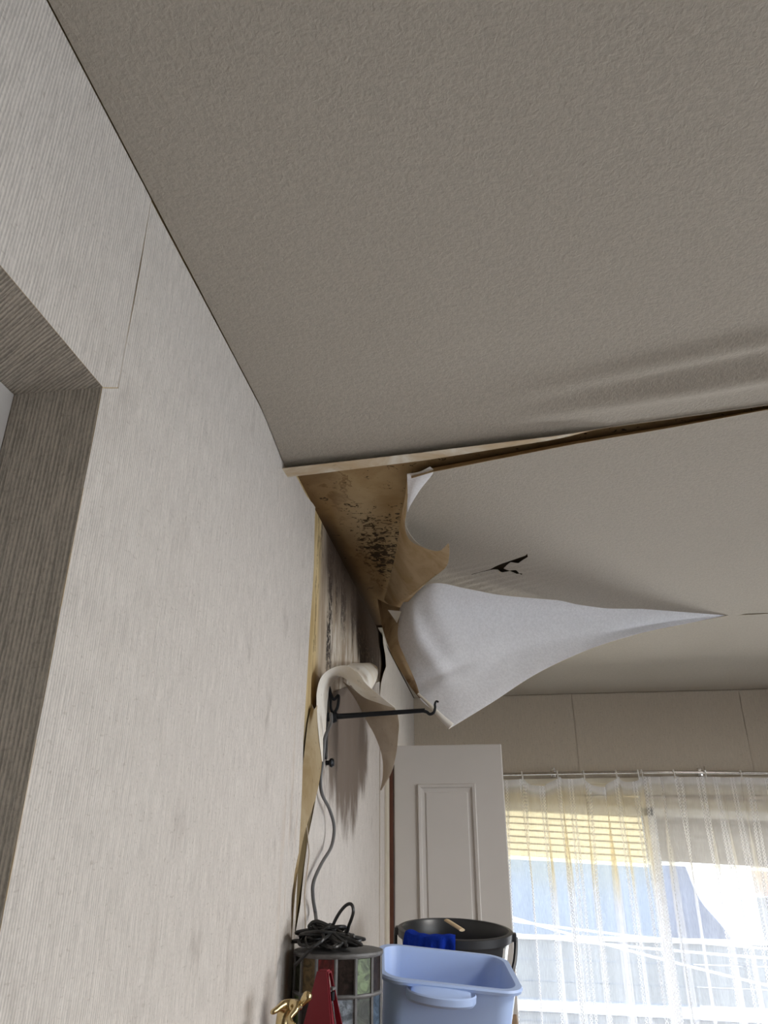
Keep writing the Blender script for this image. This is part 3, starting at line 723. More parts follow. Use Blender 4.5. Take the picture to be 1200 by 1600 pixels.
# ------------------------------------------------------------------ window in the back wall
SL = -0.045
def til(x, z): return z + SL * (x - 0.5)
def slant_bar(bm, x0, x1, y0, y1, z0, z1, sl=SL):
    g = bmesh.ops.create_cube(bm, size=1.0)
    for v in g['verts']:
        x = x0 + (v.co.x + .5) * (x1 - x0)
        v.co = Vector((x, y0 + (v.co.y + .5) * (y1 - y0), z0 + (v.co.z + .5) * (z1 - z0) + sl * (x - 0.5)))
win = empty('window_1', (1.5, Y1 + 0.08, WZ0)); tag(win, kind=S)
bm = bmesh.new()
slant_bar(bm, WX0 - 0.05, WX1 + 0.05, Y1 - 0.012, Y1 + 0.10, 1.905, 1.985, -0.01)
slant_bar(bm, WX0, WX1, Y1 + 0.0, Y1 + 0.10, 1.868, 1.915)
box(bm, WX0 - 0.03, WX0 + 0.035, Y1 - 0.012, Y1 + 0.1, WZ0, 1.93); box(bm, WX1 - 0.035, WX1 + 0.03, Y1 - 0.012, Y1 + 0.1, WZ0, 1.90)
box(bm, WX0, WX1, Y1 - 0.03, Y1 + 0.12, WZ0 - 0.03, WZ0 + 0.03)
obj('window_frame', bm, M['cream_trim'], win, smooth=False)
def sash(x0, x1, y, ztop):
    bm = bmesh.new()
    slant_bar(bm, x0, x1, y, y + 0.028, ztop - 0.045, ztop); slant_bar(bm, x0, x1, y, y + 0.028, WZ0 + 0.03, WZ0 + 0.10, 0)
    box(bm, x0, x0 + 0.042, y, y + 0.028, WZ0 + 0.03, ztop - 0.02); box(bm, x1 - 0.042, x1, y, y + 0.028, WZ0 + 0.03, ztop - 0.02 + SL * (x1 - 0.5))
    s = obj('sash', bm, M['alu'], win, smooth=False)
    bm = bmesh.new(); slant_bar(bm, x0 + 0.04, x1 - 0.04, y + 0.012, y + 0.016, WZ0 + 0.09, ztop - 0.04, 0)
    obj('glass_pane', bm, M['glass'], s, smooth=False)
sash(WX0 + 0.03, 1.30, Y1 + 0.050, 1.872)
sash(1.245, 2.05, Y1 + 0.018, 1.872)
sash(2.00, WX1 - 0.03, Y1 + 0.050, 1.872)
# roller shutters half lowered outside each sash, one weathered yellow, the rest grey-brown
def shutter(x0, x1, name_label, mat, joint, zl, sl):
    e = empty('roller_shutter', ((x0 + x1) / 2, Y1 + 0.2, zl), name_label, 'shutter', 'roller shutters outside the window')
    bm = bmesh.new()
    n = 13
    for i in range(n):
        z = zl + 0.016 + i * 0.034
        slant_bar(bm, x0, x1, Y1 + 0.19, Y1 + 0.200, z, z + 0.028, sl)
    obj('slats', bm, mat, e, smooth=False)
    bm = bmesh.new()
    for i in range(n):
        z = zl + 0.016 + i * 0.034
        slant_bar(bm, x0, x1, Y1 + 0.194, Y1 + 0.196, z + 0.0275, z + 0.0345, sl)
    obj('slat_joints', bm, joint, e, smooth=False)
    bm = bmesh.new(); slant_bar(bm, x0, x1, Y1 + 0.183, Y1 + 0.207, zl - 0.004, zl + 0.014, sl)
    obj('bottom_rail', bm, M['rail_pale'], e, smooth=False)
def transl(name, col, k_tr):
    k = NT(name); c = k.coord()
    nz = k.noise(c, 14, 3)
    cc = k.mix(nz, tuple(x * 0.9 for x in col), tuple(min(1, x * 1.08) for x in col))
    di = k.n('ShaderNodeBsdfDiffuse'); k.put(di.inputs[0], cc); tl = k.n('ShaderNodeBsdfTranslucent'); k.put(tl.inputs[0], cc)
    mx = k.n('ShaderNodeMixShader'); mx.inputs[0].default_value = k_tr
    k.t.links.new(di.outputs[0], mx.inputs[1]); k.t.links.new(tl.outputs[0], mx.inputs[2]); k.t.links.new(mx.outputs[0], k.out.inputs[0])
    return k.m
M['slat_yellow'] = transl('yellowed_shutter_slats', (0.84, 0.79, 0.66), 0.68)
M['rail_pale'] = transl('pale_translucent_rail', (0.95, 0.93, 0.86), 0.9)
M['slat_grey'] = transl('grey_brown_shutter_slats', (0.44, 0.40, 0.36), 0.45)
shutter(0.40, 1.255, 'half lowered yellowed roller shutter outside the sash next to the white door', M['slat_yellow'], M['slat_grey'], 1.585, -0.055)
shutter(1.26, 2.75, 'half lowered grey-brown roller shutter outside the sash at the photo edge', M['slat_grey'], M['cream_trim'], 1.60, -0.055)

# curtain rails
def railz(x): return 2.003 + 0.010 * math.sin(max(0, min(1, (x - 0.45) / 1.6)) * math.pi) - 0.010 * (x - 0.5)
rail = empty('curtain_rail', (1.5, 4.40, 2.0), 'thin chromed curtain rail screwed above the window', 'curtain rail')
bm = bmesh.new(); tube(bm, [(0.40 + 2.3 * i / 40, 4.385, railz(0.40 + 2.3 * i / 40)) for i in range(41)], 0.0075, 10)
obj('rod', bm, M['chrome'], rail)
for x in (0.775, 1.56, 2.3):
    bm = boxes((x - 0.010, x + 0.010, 4.38, Y1 - 0.004, railz(x) + 0.004, railz(x) + 0.012), (x - 0.012, x + 0.012, Y1 - 0.012, Y1 - 0.001, railz(x) - 0.012, railz(x) + 0.03), bev=0.001)
    tube(bm, [(x, 4.372, railz(x) + 0.002), (x, 4.372, railz(x) + 0.028)], 0.004, 8)
    obj('rail_bracket', bm, M['chrome'], rail)
tag(obj('trim_4', boxes((0.42, 2.75, Y1 - 0.03, Y1 - 0.001, 1.955, 1.985), bev=0.002), M['cream_trim'], smooth=False), kind=S)

# lace curtains
def curtain(label, x0, x1, hooks, mat, sag, z_low, amp, seed, lean=0.0):
    random.seed(seed)
    L = x1 - x0; nu, nv = int(L * 260), 44
    e = empty('lace_curtain', ((x0 + x1) / 2, 4.38, z_low), label, 'curtain', 'lace curtains')
    ph = [random.uniform(0, 6.28) for _ in range(8)]
    base = [0.0]
    P = [[None] * (nu + 1) for _ in range(nv + 1)]
    hz = [railz(x) - 0.020 for x in hooks]
    for j in range(nv + 1):
        v = (j / nv) ** 1.25
        for i in range(nu + 1):
            s = i / nu
            x = x0 + L * s
            # scalloped top between the hooks
            d = 0.0
            for a, b, k in zip(hooks[:-1], hooks[1:], sag):
                if a <= x <= b: d = k * 4 * (x - a) * (b - x) / (b - a) ** 2
            zt = interp(hooks, hz, x) - d
            grow = 0.35 + 0.65 * smooth(v / 0.35)
            w = 2 * math.pi
            fold = math.sin(w * (x / 0.105) + ph[0] + 0.8 * math.sin(w * x / 0.31 + ph[1])) + 0.55 * math.sin(w * x / 0.057 + ph[2] + v * 1.2) + 0.4 * math.sin(w * x / 0.23 + ph[3] - v * 0.8)
            xo = amp * grow * (1.55 * math.cos(w * (x / 0.105) + ph[0] + 0.8 * math.sin(w * x / 0.31 + ph[1])) + 0.25 * math.cos(w * x / 0.057 + ph[2] + v * 1.2))
            edge = min(1.0, s * 14, (1 - s) * 14)
            y = 4.375 + 0.45 * amp * grow * fold
            P[j][i] = Vector((x + xo * edge * 0.75 + lean * v * (s - 0.5), y, zt + (z_low - zt) * v))
    bm = bmesh.new(); uvl = bm.loops.layers.uv.new('UVMap')
    V = [[bm.verts.new(p) for p in r] for r in P]
    cu = [0.0]
    for i in range(nu): cu.append(cu[-1] + (P[nv // 2][i + 1] - P[nv // 2][i]).length)
    for j in range(nv):
        for i in range(nu):
            f = bm.faces.new((V[j][i], V[j][i + 1], V[j + 1][i + 1], V[j + 1][i]))
            idx = ((j, i), (j, i + 1), (j + 1, i + 1), (j + 1, i))
            for lp, (a, b) in zip(f.loops, idx):
                lp[uvl].uv = (cu[b] + 0.02, (P[0][b].z - P[a][b].z) + 0.0)
    obj('voile', bm, mat, e)
    for x in hooks[:-1] if seed == 3 else hooks:
        bm = bmesh.new(); z = railz(x)
        tube(bm, catmull([(x, 4.392, z + 0.006), (x, 4.372, z + 0.010), (x, 4.366, z - 0.004), (x + 0.002, 4.369, z - 0.018), (x + 0.003, 4.374, z - 0.034)], 16), 0.0034, 6)
        obj('curtain_hook', bm, M['white_plastic'], e)
    return e
curtain('yellowed lace curtain hanging in scallops beside the white door', 0.46, 1.235, [0.46, 0.60, 0.79, 0.93, 1.10, 1.235], M['lace_yellow'], [0.012, 0.045, 0.012, 0.055, 0.03, 0], 0.25, 0.030, 11)
curtain('whiter lace curtain with a straight top at the photo edge', 1.215, 2.62, [1.215, 1.40, 1.56, 1.74, 1.92, 2.1, 2.28, 2.46, 2.62], M['lace_white'], [0.004, 0.005, 0.006, 0.006, 0.006, 0.006, 0.006, 0.006], 0.25, 0.030, 5)

# ------------------------------------------------------------------ outside
M['siding'] = plain('white_painted_boards', (0.21, 0.225, 0.235), 0.7, 0, 0.2, 0.12, 5)
M['blue_wall'] = plain('pale_blue_render', (0.26, 0.32, 0.40), 0.8, 0, 0.2, 0.1, 2)
M['tarp'] = plain('blue_grey_tarpaulin', (0.20, 0.23, 0.31), 0.7, 0, 0.2, 0.15, 3)
M['orange'] = plain('terracotta_render', (0.58, 0.40, 0.28), 0.8)
M['wire'] = plain('pale_cable_sheath', (0.75, 0.77, 0.80), 0.5)
M['asphalt'] = plain('grey_paving', (0.42, 0.42, 0.42), 0.9)
tag(obj('ground', boxes((-6, 12, 4.75, 16, -0.35, -0.25)), M['asphalt'], smooth=False), kind=S)
house = empty('neighbour_house', (1.5, 9.5, -0.25), 'pale blue house across the lane seen through the lace', 'house')
def yawed(bm, cx, cy, ang):
    bmesh.ops.rotate(bm, verts=bm.verts, cent=(cx, cy, 0), matrix=Matrix.Rotation(ang, 3, 'Z'))
    return bm
obj('house_wall', yawed(boxes((-1.5, 2.35, 9.2, 9.6, -0.25, 4.2)), 1.0, 9.2, -0.12), M['blue_wall'], house, smooth=False)
obj('roof', yawed(boxes((-1.8, 2.6, 8.9, 9.9, 4.2, 4.4)), 1.0, 9.2, -0.12), M['tarp'], house, smooth=False)
bm = boxes((-0.4, 0.35, 9.16, 9.22, 1.15, 1.5)); obj('window_shutter', yawed(bm, 1.0, 9.2, -0.12), M['siding'], house, smooth=False)
fence = empty('board_fence', (1.5, 7.6, -0.25), 'white board fence outside the window below the blue house', 'fence')
for z0, z1 in ((0.78, 0.93), (0.62, 0.77), (0.49, 0.61), (0.33, 0.385), (0.22, 0.32), (0.11, 0.21), (-0.25, 0.09)):
    obj('board', yawed(boxes((-1.8, 5.0, 7.6, 7.63, z0, z1)), 1.0, 7.6, -0.14), M['siding'], fence, smooth=False)
obj('cap_rail', yawed(boxes((-1.8, 5.0, 7.57, 7.66, 0.93, 0.96)), 1.0, 7.6, -0.14), M['white_plastic'], fence, smooth=False)
obj('cap_rail', yawed(boxes((-1.8, 5.0, 7.56, 7.67, 0.40, 0.47)), 1.0, 7.6, -0.14), M['white_plastic'], fence, smooth=False)
# sagging tarpaulin tied to the house
tp = loft([[(2.0176, 8.2000, 1.5219), (1.9997, 8.2000, 1.2486), (1.9938, 8.2000, 0.9838), (2.0147, 8.2000, 0.7528)],
           [(2.1501, 8.1000, 1.5231), (2.1988, 8.1000, 1.2542), (2.2683, 8.1000, 0.9944), (2.3146, 8.1000, 0.7182)],
           [(2.1634, 8.0000, 1.5241), (2.2515, 8.0000, 1.2328), (2.4226, 8.0000, 1.0037), (2.6255, 8.0000, 0.7003)]], 16, 16)
sheet('tarpaulin', tp, M['tarp'], M['tarp'], th=0.01, origin=(2.2, 8.1, 0.5))
tag(bpy.data.objects['tarpaulin'], 'blue-grey tarpaulin sloping down outside behind the right curtain', 'tarpaulin')
out2 = empty('far_house', (4.2, 10.5, -0.25), 'terracotta and white house corner at the photo edge outside', 'house')
obj('house_wall', boxes((3.62, 6.5, 10.5, 11.0, 1.15, 4.0)), M['orange'], out2, smooth=False)
obj('balcony_front', boxes((3.45, 6.5, 10.2, 10.4, -0.25, 1.15)), M['siding'], out2, smooth=False)
for i, (a, b, lab) in enumerate((((0.4595, 7.0000, 1.1660), (2.4897, 7.0000, 0.9858), 'pale cable outside, the topmost and nearly level one'), ((0.6918, 6.4000, 1.1799), (2.5111, 6.4000, 0.7712), 'pale cable outside slanting steeply down towards the photo edge'), ((0.4528, 6.7500, 1.0926), (2.6717, 6.7500, 0.9367), 'pale cable outside running level just under the topmost one'))):
    a, b = Vector(a), Vector(b); ext = (a - b) * 0.6
    bm = bmesh.new(); pts = [(a + ext).lerp(b - ext, i / 20) + Vector((0, 0, -0.06 * math.sin(math.pi * i / 20))) for i in range(21)]
    tube(bm, pts, 0.009, 6)
    tag(obj('cable', bm, M['wire'], origin=pts[10]), lab, 'cable', 'cables outside the window')

# ------------------------------------------------------------------ things on the cabinet
CZ = 1.17
cab = empty('storage_cabinet', (0.28, 2.0, 0.0), 'wooden cabinet against the left wall carrying the tub, bucket and lampshade', 'cabinet')
obj('body', boxes((0.03, 0.46, 1.36, 2.66, 0.0, CZ - 0.02), bev=0.004), M['wood'], cab, smooth=False)
obj('top', boxes((0.02, 0.47, 1.35, 2.67, CZ - 0.02, CZ), bev=0.004), M['wood'], cab, smooth=False)
for i in range(3):
    d = obj('door', boxes((0.458, 0.478, 1.375 + i * 0.425, 1.785 + i * 0.425, 0.04, CZ - 0.05), bev=0.003), M['wood'], cab, smooth=False)
    obj('knob', boxes((0.477, 0.495, 1.75 + i * 0.425, 1.77 + i * 0.425, 0.7, 0.72), bev=0.004), M['brass'], d)

# stained glass lampshade
LX, LY, LR, LZ = 0.100, 1.755, 0.089, 1.428
lamp = empty('stained_glass_lampshade', (LX, LY, CZ), 'leaded stained glass lampshade standing against the wall with black cord heaped on top', 'lampshade')
NP = 14; A0 = math.radians(-90 + 8)
def lv(k, z, r=LR): a = A0 + 2 * math.pi * k / NP; return Vector((LX + r * math.cos(a), LY + r * math.sin(a), z))
zrows = [CZ + 0.008, 1.280, 1.350, LZ - 0.010]
pc = {'red': pane_mat('red_glass', (0.22, 0.012, 0.012)), 'amber': pane_mat('amber_glass', (0.17, 0.115, 0.045)), 'green': pane_mat('green_glass', (0.17, 0.24, 0.11)), 'moss': pane_mat('moss_glass', (0.055, 0.065, 0.04)),
      'white': pane_mat('milky_glass', (0.36, 0.42, 0.48), 0.2), 'brown': pane_mat('brown_glass', (0.035, 0.022, 0.018)), 'blue': pane_mat('blue_glass', (0.10, 0.15, 0.22))}
seq_up = ['brown', 'green', 'brown', 'moss', 'amber', 'red', 'green', 'brown', 'moss', 'amber', 'green', 'moss', 'amber', 'red']
seq_lo = ['white', 'moss', 'blue', 'brown', 'green', 'white', 'moss', 'blue', 'amber', 'white', 'moss', 'green', 'brown', 'white']
seq_base = ['moss', 'amber', 'brown', 'green', 'white', 'moss', 'red', 'brown', 'amber', 'moss', 'white', 'green', 'moss', 'brown']
for row, seq in ((2, seq_up), (1, seq_lo), (0, seq_base)):
    for k in range(NP):
        bm = bmesh.new()
        a, b = lv(k, 0), lv(k + 1, 0)
        out = ((a + b) / 2 - Vector((LX, LY, 0))).normalized() * 0.003
        z0, z1 = zrows[row], zrows[row + 1]
        vs = []
        for off in (Vector((0, 0, 0)), -out):
            for p, z in ((a, z0), (b, z0), (b, z1), (a, z1)): vs.append(bm.verts.new(Vector((p.x, p.y, z)) + off))
        for q in ((0, 1, 2, 3), (7, 6, 5, 4), (0, 4, 5, 1), (1, 5, 6, 2), (2, 6, 7, 3), (3, 7, 4, 0)): bm.faces.new([vs[i] for i in q])
        tag(obj('glass_pane', bm, pc[seq[k]], lamp, smooth=False), seq[k] + ' glass')
bm = bmesh.new()
for k in range(NP):
    tube(bm, [lv(k, zrows[0]), lv(k, zrows[3])], 0.0038, 6)
for z, r in ((zrows[0], 0.0045), (zrows[1], 0.0042), (zrows[2], 0.0042), (zrows[3], 0.0052)):
    tube(bm, [lv(k, z) for k in range(NP)], r, 8, closed=True)
obj('lead_frame', bm, M['lead'], lamp)
bm = bmesh.new()
lathe(bm, [(LR + 0.003, LZ - 0.012), (LR + 0.003, LZ - 0.006), (LR - 0.005, LZ - 0.004), (LR - 0.014, LZ - 0.004), (LR - 0.030, LZ - 0.003), (0.012, LZ + 0.001), (0.008, LZ + 0.003), (0.0001, LZ + 0.003)], NP * 2, (LX, LY, 0))
obj('top_cap', bm, M['lead'], lamp)

# heap of black cord on the shade
random.seed(21)
pts = []
base = Vector((LX - 0.018, LY - 0.040, LZ + 0.0045))
for i in range(74):
    a = i * 1.9 + random.uniform(-0.7, 0.7); r = random.uniform(0.012, 0.080)
    pts.append(base + Vector((r * math.cos(a) * 1.1, r * math.sin(a) * 0.9, max(0.003, random.uniform(0.0, 0.047) * (1 - (r / 0.085) ** 2)))))
arch = [(0.0892, 1.7000, 1.4358), (0.0949, 1.7000, 1.4630), (0.1075, 1.7000, 1.4883), (0.1230, 1.7000, 1.5058), (0.1350, 1.7000, 1.5082), (0.1392, 1.7000, 1.4943), (0.1299, 1.7100, 1.4717), (0.1152, 1.7200, 1.4502)]
lowl = [(0.0573, 1.6900, 1.4634), (0.0543, 1.6900, 1.4736), (0.0687, 1.6900, 1.4772), (0.0928, 1.6900, 1.4683), (0.1058, 1.7000, 1.4518), (0.0873, 1.6900, 1.4345)]
tail = [(0.0856, 1.6650, 1.4501), (0.0652, 1.6550, 1.4332), (0.0479, 1.6500, 1.4172), (0.0336, 1.6480, 1.4043)]
heap = catmull(pts + lowl + arch + pts[5:9] + tail, 1300)
bm = bmesh.new(); tube(bm, heap, 0.0034, 7)
tag(obj('cord_heap', bm, M['cord_black'], origin=base), 'tangled black cord heaped on top of the stained glass lampshade', 'cord')

# metronome
my = 1.575
mt = Vector((0.1122, 1.5750, 1.4078))
metro = empty('metronome', (mt.x - 0.004, my, CZ), 'dark red pyramid metronome in front of the stained glass lampshade', 'metronome')
mh = mt.z - CZ
yawm = math.radians(-8)
def pyr(bm, b, t, z0, z1, bx=0, by_=0, tx=0, ty=0):
    vs = [bm.verts.new((bx + sx * b[0], by_ + sy * b[1], z0)) for sx, sy in ((-1, -1), (1, -1), (1, 1), (-1, 1))] + [bm.verts.new((tx + sx * t[0], ty + sy * t[1], z1)) for sx, sy in ((-1, -1), (1, -1), (1, 1), (-1, 1))]
    for q in ((3, 2, 1, 0), (4, 5, 6, 7), (0, 1, 5, 4), (1, 2, 6, 5), (2, 3, 7, 6), (3, 0, 4, 7)): bm.faces.new([vs[i] for i in q])
    return vs
def local_obj(name, bm, mat, parent, smooth=True):
    return obj(name, bm, mat, parent, smooth=smooth, local=True)
metro.rotation_euler = (0, 0, yawm)
bm = bmesh.new()
pyr(bm, (0.060, 0.060), (0.0105, 0.0105), 0.0, mh)
bmesh.ops.bevel(bm, geom=list(bm.edges), offset=0.0025, segments=2, affect='EDGES')
# hollow front on the +x side
fr = sorted((f for f in bm.faces if f.normal.x > 0.8), key=lambda f: -f.calc_area())[:1]
r = bmesh.ops.inset_region(bm, faces=fr, thickness=0.0035, depth=0.0)
r2 = bmesh.ops.extrude_face_region(bm, geom=fr)
vv = [v for v in r2['geom'] if isinstance(v, bmesh.types.BMVert)]
bmesh.ops.translate(bm, verts=vv, vec=(-0.010, 0, 0)); bmesh.ops.delete(bm, geom=fr, context='FACES_ONLY')
local_obj('case', bm, M['metro_red'], metro, smooth=False)
sl = (0.060 - 0.0105) / mh
bm = bmesh.new(); tube(bm, [(0.060 - sl * 0.06 - 0.004, 0, 0.06), (0.060 - sl * (mh - 0.01) - 0.004, 0, mh - 0.010)], 0.0016, 6)
local_obj('pendulum', bm, M['chrome'], metro)
zq = mh - 0.040
bm = boxes((0.060 - sl * zq - 0.008, 0.060 - sl * zq + 0.001, -0.006, 0.006, zq - 0.008, zq + 0.006), bev=0.0015)
local_obj('weight', bm, M['iron'], metro)
bm = boxes((0.060 - sl * zq - 0.004, 0.060 - sl * zq + 0.002, -0.0085, 0.0085, zq + 0.009, zq + 0.013))
local_obj('clip', bm, M['lead'], metro)

# brass figurine bending forward
fy = 1.47
fig = empty('brass_figurine', (0.085, fy, CZ), 'polished brass figurine of a bending figure in front of the red metronome', 'figurine')
def fp(x, y, d=0.0): return Vector(PYF[(x, y)]) + Vector((0, d, 0))
PYF = {(478,1560): (0.0995, 1.4700, 1.3779), (471,1568): (0.0921, 1.4700, 1.3704), (463,1570): (0.0832, 1.4700, 1.3684), (448,1570): (0.0665, 1.4700, 1.3680), (441,1590): (0.0597, 1.4700, 1.3495), (440,1625): (0.0605, 1.4700, 1.3180),
       (437,1574): (0.0596, 1.4500, 1.3673), (429,1580): (0.0537, 1.4400, 1.3633), (422,1583): (0.0476, 1.4350, 1.3613), (463,1577): (0.0883, 1.4500, 1.3652), (452,1590): (0.0793, 1.4400, 1.3549), (455,1600): (0.0843, 1.4350, 1.3470), (462,1604): (0.0932, 1.4300, 1.3446),
       (481,1556): (0.1027, 1.4700, 1.3817)}
fv = []; fe = []; frr = []
def node(p, r, par=None):
    fv.append(p - Vector((0.085, fy, CZ))); frr.append(r); i = len(fv) - 1
    if par is not None: fe.append((par, i))
    return i
pel = node(fp(440,1625), 0.0125)
ab = node(fp(441,1590), 0.0120, pel); ch = node(fp(448,1570, 0.002), 0.0125, ab); sh = node(fp(463,1570), 0.0095, ch); nk = node(fp(471,1568), 0.0062, sh); hd = node(fp(478,1560), 0.0088, nk); hd2 = node(fp(481,1556) + Vector((0.0005, 0, 0.001)), 0.0098, hd); hd3 = node(fp(481,1556) + Vector((0.0045, 0, 0.0055)), 0.0045, hd2)
a1 = node(fp(437,1574), 0.0058, ch); a2 = node(fp(429,1580), 0.0048, a1); a3 = node(fp(422,1583), 0.0040, a2)
b1 = node(fp(463,1577), 0.0060, sh); b2 = node(fp(452,1590), 0.0050, b1); b3 = node(fp(455,1600), 0.0052, b2); b4 = node(fp(462,1604), 0.0045, b3)
pz = fv[pel].z
for sx in (-1, 1):
    og = Vector((0.085, fy, CZ)); k1 = node(og + Vector((fv[pel].x + sx * 0.016 + 0.012, -0.012 + sx * 0.008, pz * 0.52)), 0.0085, pel); k2 = node(og + Vector((fv[pel].x + sx * 0.018, sx * 0.006, 0.016)), 0.0055, k1); node(og + Vector((fv[pel].x + sx * 0.018 + 0.012, sx * 0.004 - 0.008, 0.013)), 0.005, k2)
me = bpy.data.meshes.new('figure'); me.from_pydata(fv, fe, [])
bo = bpy.data.objects.new('figure', me); COL.objects.link(bo)
md = bo.modifiers.new('skin', 'SKIN'); md.use_smooth_shade = True
for v, r in zip(me.skin_vertices[0].data, frr): v.radius = (r, r)
me.skin_vertices[0].data[0].use_root = True
sb = bo.modifiers.new('sub', 'SUBSURF'); sb.levels = 2; sb.render_levels = 2
bpy.context.view_layer.update()
nm = bpy.data.meshes.new_from_object(bo.evaluated_get(bpy.context.evaluated_depsgraph_get()))
bo.modifiers.clear(); bo.data = nm; nm.materials.clear(); nm.materials.append(M['brass']); bo.parent = fig
bm = bmesh.new(); lathe(bm, [(0.0001, 0.0), (0.040, 0.0), (0.040, 0.008), (0.036, 0.011), (0.0001, 0.011)], 32)
bmesh.ops.translate(bm, verts=bm.verts, vec=(-0.02, 0, 0))
local_obj('base', bm, M['brass'], fig)

# pale blue tub, tipped a little towards the viewer
def rrect(w, d, r, n=6):
    out = []
    for cx, cy, a0 in ((w / 2 - r, d / 2 - r, 0), (-w / 2 + r, d / 2 - r, 90), (-w / 2 + r, -d / 2 + r, 180), (w / 2 - r, -d / 2 + r, 270)):
        for i in range(n + 1):
            a = math.radians(a0 + 90 * i / n); out.append((cx + r * math.cos(a), cy + r * math.sin(a)))
    return out
def stack(bm, loops):
    R = [[bm.verts.new(p) for p in L] for L in loops]; n = len(R[0])
    for A, B in zip(R[:-1], R[1:]):
        for k in range(n): bm.faces.new((A[k], A[(k + 1) % n], B[(k + 1) % n], B[k]))
    return R
tub = empty('plastic_tub', (0.288, 2.0, 1.196), 'pale blue plastic tub with a scoop handle in front of the dark bucket', 'tub')
TH = 0.178; TW, TD = 0.300, 0.250
tub.rotation_euler = (math.radians(9.0), math.radians(5.6), math.radians(9))
def lp(sw, sd, z, r): return [(x, y, z) for x, y in rrect(sw, sd, r)]
bm = bmesh.new()
loops = [lp(0.250, 0.20, 0.0, 0.03), lp(0.262, 0.212, 0.004, 0.035), lp(TW - 0.012, TD - 0.012, TH - 0.012, 0.045), lp(TW + 0.012, TD + 0.012, TH - 0.010, 0.050), lp(TW + 0.016, TD + 0.016, TH - 0.004, 0.052), lp(TW + 0.010, TD + 0.010, TH, 0.050), lp(TW - 0.014, TD - 0.014, TH, 0.044), lp(TW - 0.020, TD - 0.020, TH - 0.006, 0.042), lp(0.254, 0.204, 0.012, 0.03), lp(0.244, 0.194, 0.008, 0.028)]
R = stack(bm, loops); bm.faces.new(R[0][::-1]); bm.faces.new(R[-1])
bmesh.ops.recalc_face_normals(bm, faces=bm.faces)
local_obj('basin', bm, M['tub_blue'], tub)
# scoop-shaped handle lip on the near rim
hxc, hw, ho = -0.022, 0.074, 0.050
bm = bmesh.new(); L = []
for t, zz, sc in ((0.0, TH - 0.002, 0.84), (0.16, TH - 0.012, 0.85), (0.45, TH - 0.021, 0.88), (0.74, TH - 0.021, 0.93), (0.86, TH - 0.014, 0.955), (0.93, TH - 0.0115, 0.97), (1.0, TH - 0.014, 1.0), (1.02, TH - 0.026, 1.0), (0.90, TH - 0.032, 0.95), (0.25, TH - 0.030, 0.88), (0.0, TH - 0.014, 0.84)):
    row = []
    for i in range(29):
        a = math.pi * i / 28; q = max(0.0, math.sin(a)) ** 0.85
        row.append(bm.verts.new((hxc - hw * sc * math.cos(a) * (1.0), -TD / 2 - 0.004 - ho * t * q, zz)))
    L.append(row)
for A, B in zip(L[:-1], L[1:]):
    for k in range(28): bm.faces.new((A[k], A[k + 1], B[k + 1], B[k]))
bmesh.ops.recalc_face_normals(bm, faces=bm.faces)
local_obj('handle', bm, M['tub_blue'], tub)

# dark bucket behind it
bk = empty('bucket', (0.298, 2.45, 1.190), 'round charcoal plastic bucket with a blue cloth over its rim', 'bucket')
bk.rotation_euler = (math.radians(5.2), math.radians(2.4), 0)
BH, BR = 0.222, 0.159
bm = bmesh.new()
lathe(bm, [(0.0001, 0.0), (0.118, 0.0), (0.122, 0.006), (BR - 0.008, BH - 0.03), (BR - 0.006, BH - 0.024), (BR + 0.003, BH - 0.022), (BR + 0.004, BH - 0.002), (BR, BH), (BR - 0.008, BH), (BR - 0.012, BH - 0.006), (BR - 0.016, BH - 0.04), (0.116, 0.012), (0.0001, 0.008)], 56)
bmesh.ops.recalc_face_normals(bm, faces=bm.faces)
local_obj('pail', bm, M['bucket'], bk)
bm = bmesh.new()
pts = []
for i in range(41):
    a = math.pi * i / 40
    pts.append((-(BR + 0.011) * math.cos(a), -0.150 * math.sin(a) * 0.75 - 0.0, BH - 0.014 - 0.165 * math.sin(a) ** 0.8))
tube(bm, pts, 0.0055, 8)
local_obj('bail_handle', bm, M['bucket'], bk)
for sx in (-1, 1):
    local_obj('handle_lug', boxes((sx * (BR + 0.005) - 0.008, sx * (BR + 0.005) + 0.008, -0.016, 0.016, BH - 0.024, BH - 0.004), bev=0.003), M['bucket'], bk)
bm = bmesh.new()  # narrow white strip up the side of the pail
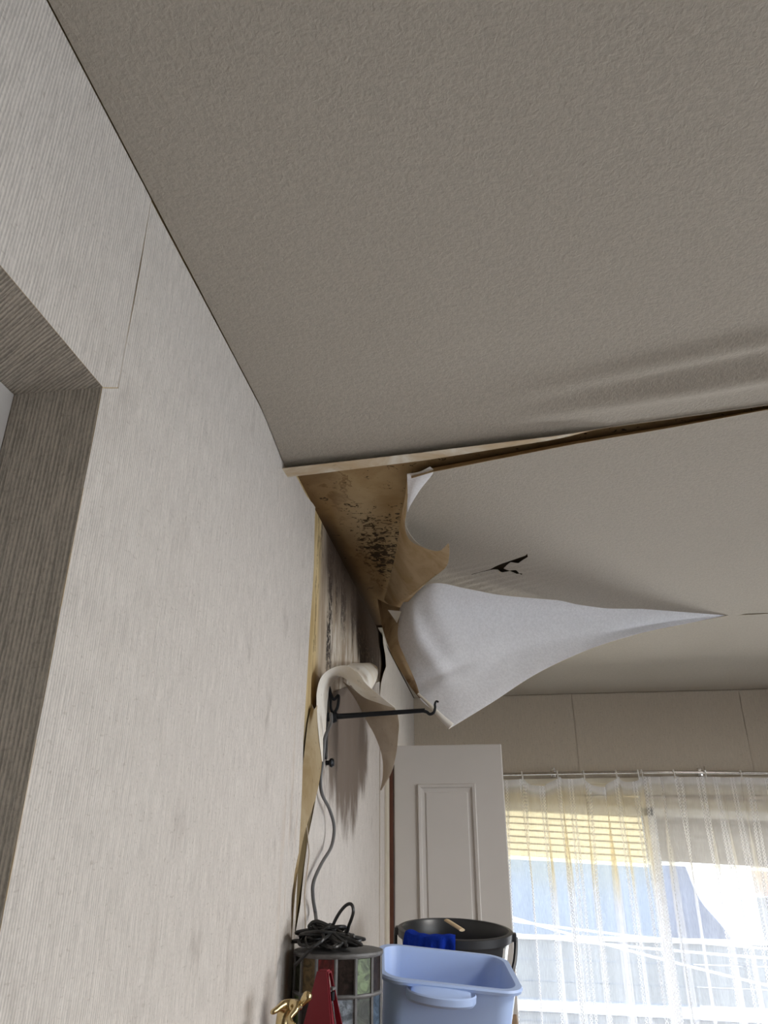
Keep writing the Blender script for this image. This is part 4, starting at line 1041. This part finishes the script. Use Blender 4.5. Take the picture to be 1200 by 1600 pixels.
for a0, a1 in ((-28, -25.2),):
    vs = []
    for a in (a0, a1):
        for z in (0.03, BH - 0.03):
            r = 0.122 + (BR - 0.008 - 0.122) * (z - 0.006) / (BH - 0.036) + 0.0015
            vs.append(bm.verts.new((r * math.cos(math.radians(a)), r * math.sin(math.radians(a)), z)))
    bm.faces.new((vs[0], vs[2], vs[3], vs[1]))
bmesh.ops.solidify(bm, geom=list(bm.faces), thickness=0.001)
tag(local_obj('white_strip', bm, M['white_plastic'], bk, smooth=False), 'narrow white strip')

# blue cloth over the near rim
cl = empty('cleaning_cloth', (0.24, 2.30, 1.39), 'royal blue cloth draped over the near rim of the charcoal bucket', 'cloth')
Mb = Matrix.Translation(bk.location) @ bk.rotation_euler.to_matrix().to_4x4()
rows = []
prof = [(-0.030, -0.045), (-0.026, -0.020), (-0.020, -0.002), (-0.008, 0.006), (0.006, 0.005), (0.011, -0.006), (0.014, -0.025), (0.014, -0.045), (0.012, -0.070)]
prof = catmull([(a, b, 0) for a, b in prof], 26)
for j, p in enumerate(prof):
    row = []
    for i in range(41):
        s = i / 40; a = math.radians(-139 + 52 * s)
        t = j / 25
        wv = 0.006 * math.sin(s * 17 + t * 4) * smooth((t - 0.5) / 0.4) + 0.004 * math.sin(s * 31 - t * 5) * smooth((t - 0.45) / 0.4)
        r = BR + p.x + wv + (0.004 if t > 0.5 else 0.0)
        zz = BH + p.y - (0.008 * math.sin(s * 5) * t) + 0.0008 * math.sin(s * 23) * (1 - abs(t - 0.4))
        row.append(Mb @ Vector((r * math.cos(a), r * math.sin(a), zz)))
    rows.append(row)
sheet('cloth_face', rows, M['cloth_blue'], M['cloth_blue'], cl, th=0.002)
# pale wooden stick lying in the bucket
bm = bmesh.new()
a, b = Vector((0.2810, 2.4800, 1.4267)), Vector((0.3195, 2.4000, 1.4136))
tube(bm, [a, a.lerp(b, 0.5), b + (b - a) * 0.25], 0.009, 8, flat=0.45)
tag(obj('wooden_stick', bm, M['beech'], origin=a), 'pale wooden stick poking up inside the charcoal bucket', 'stick')
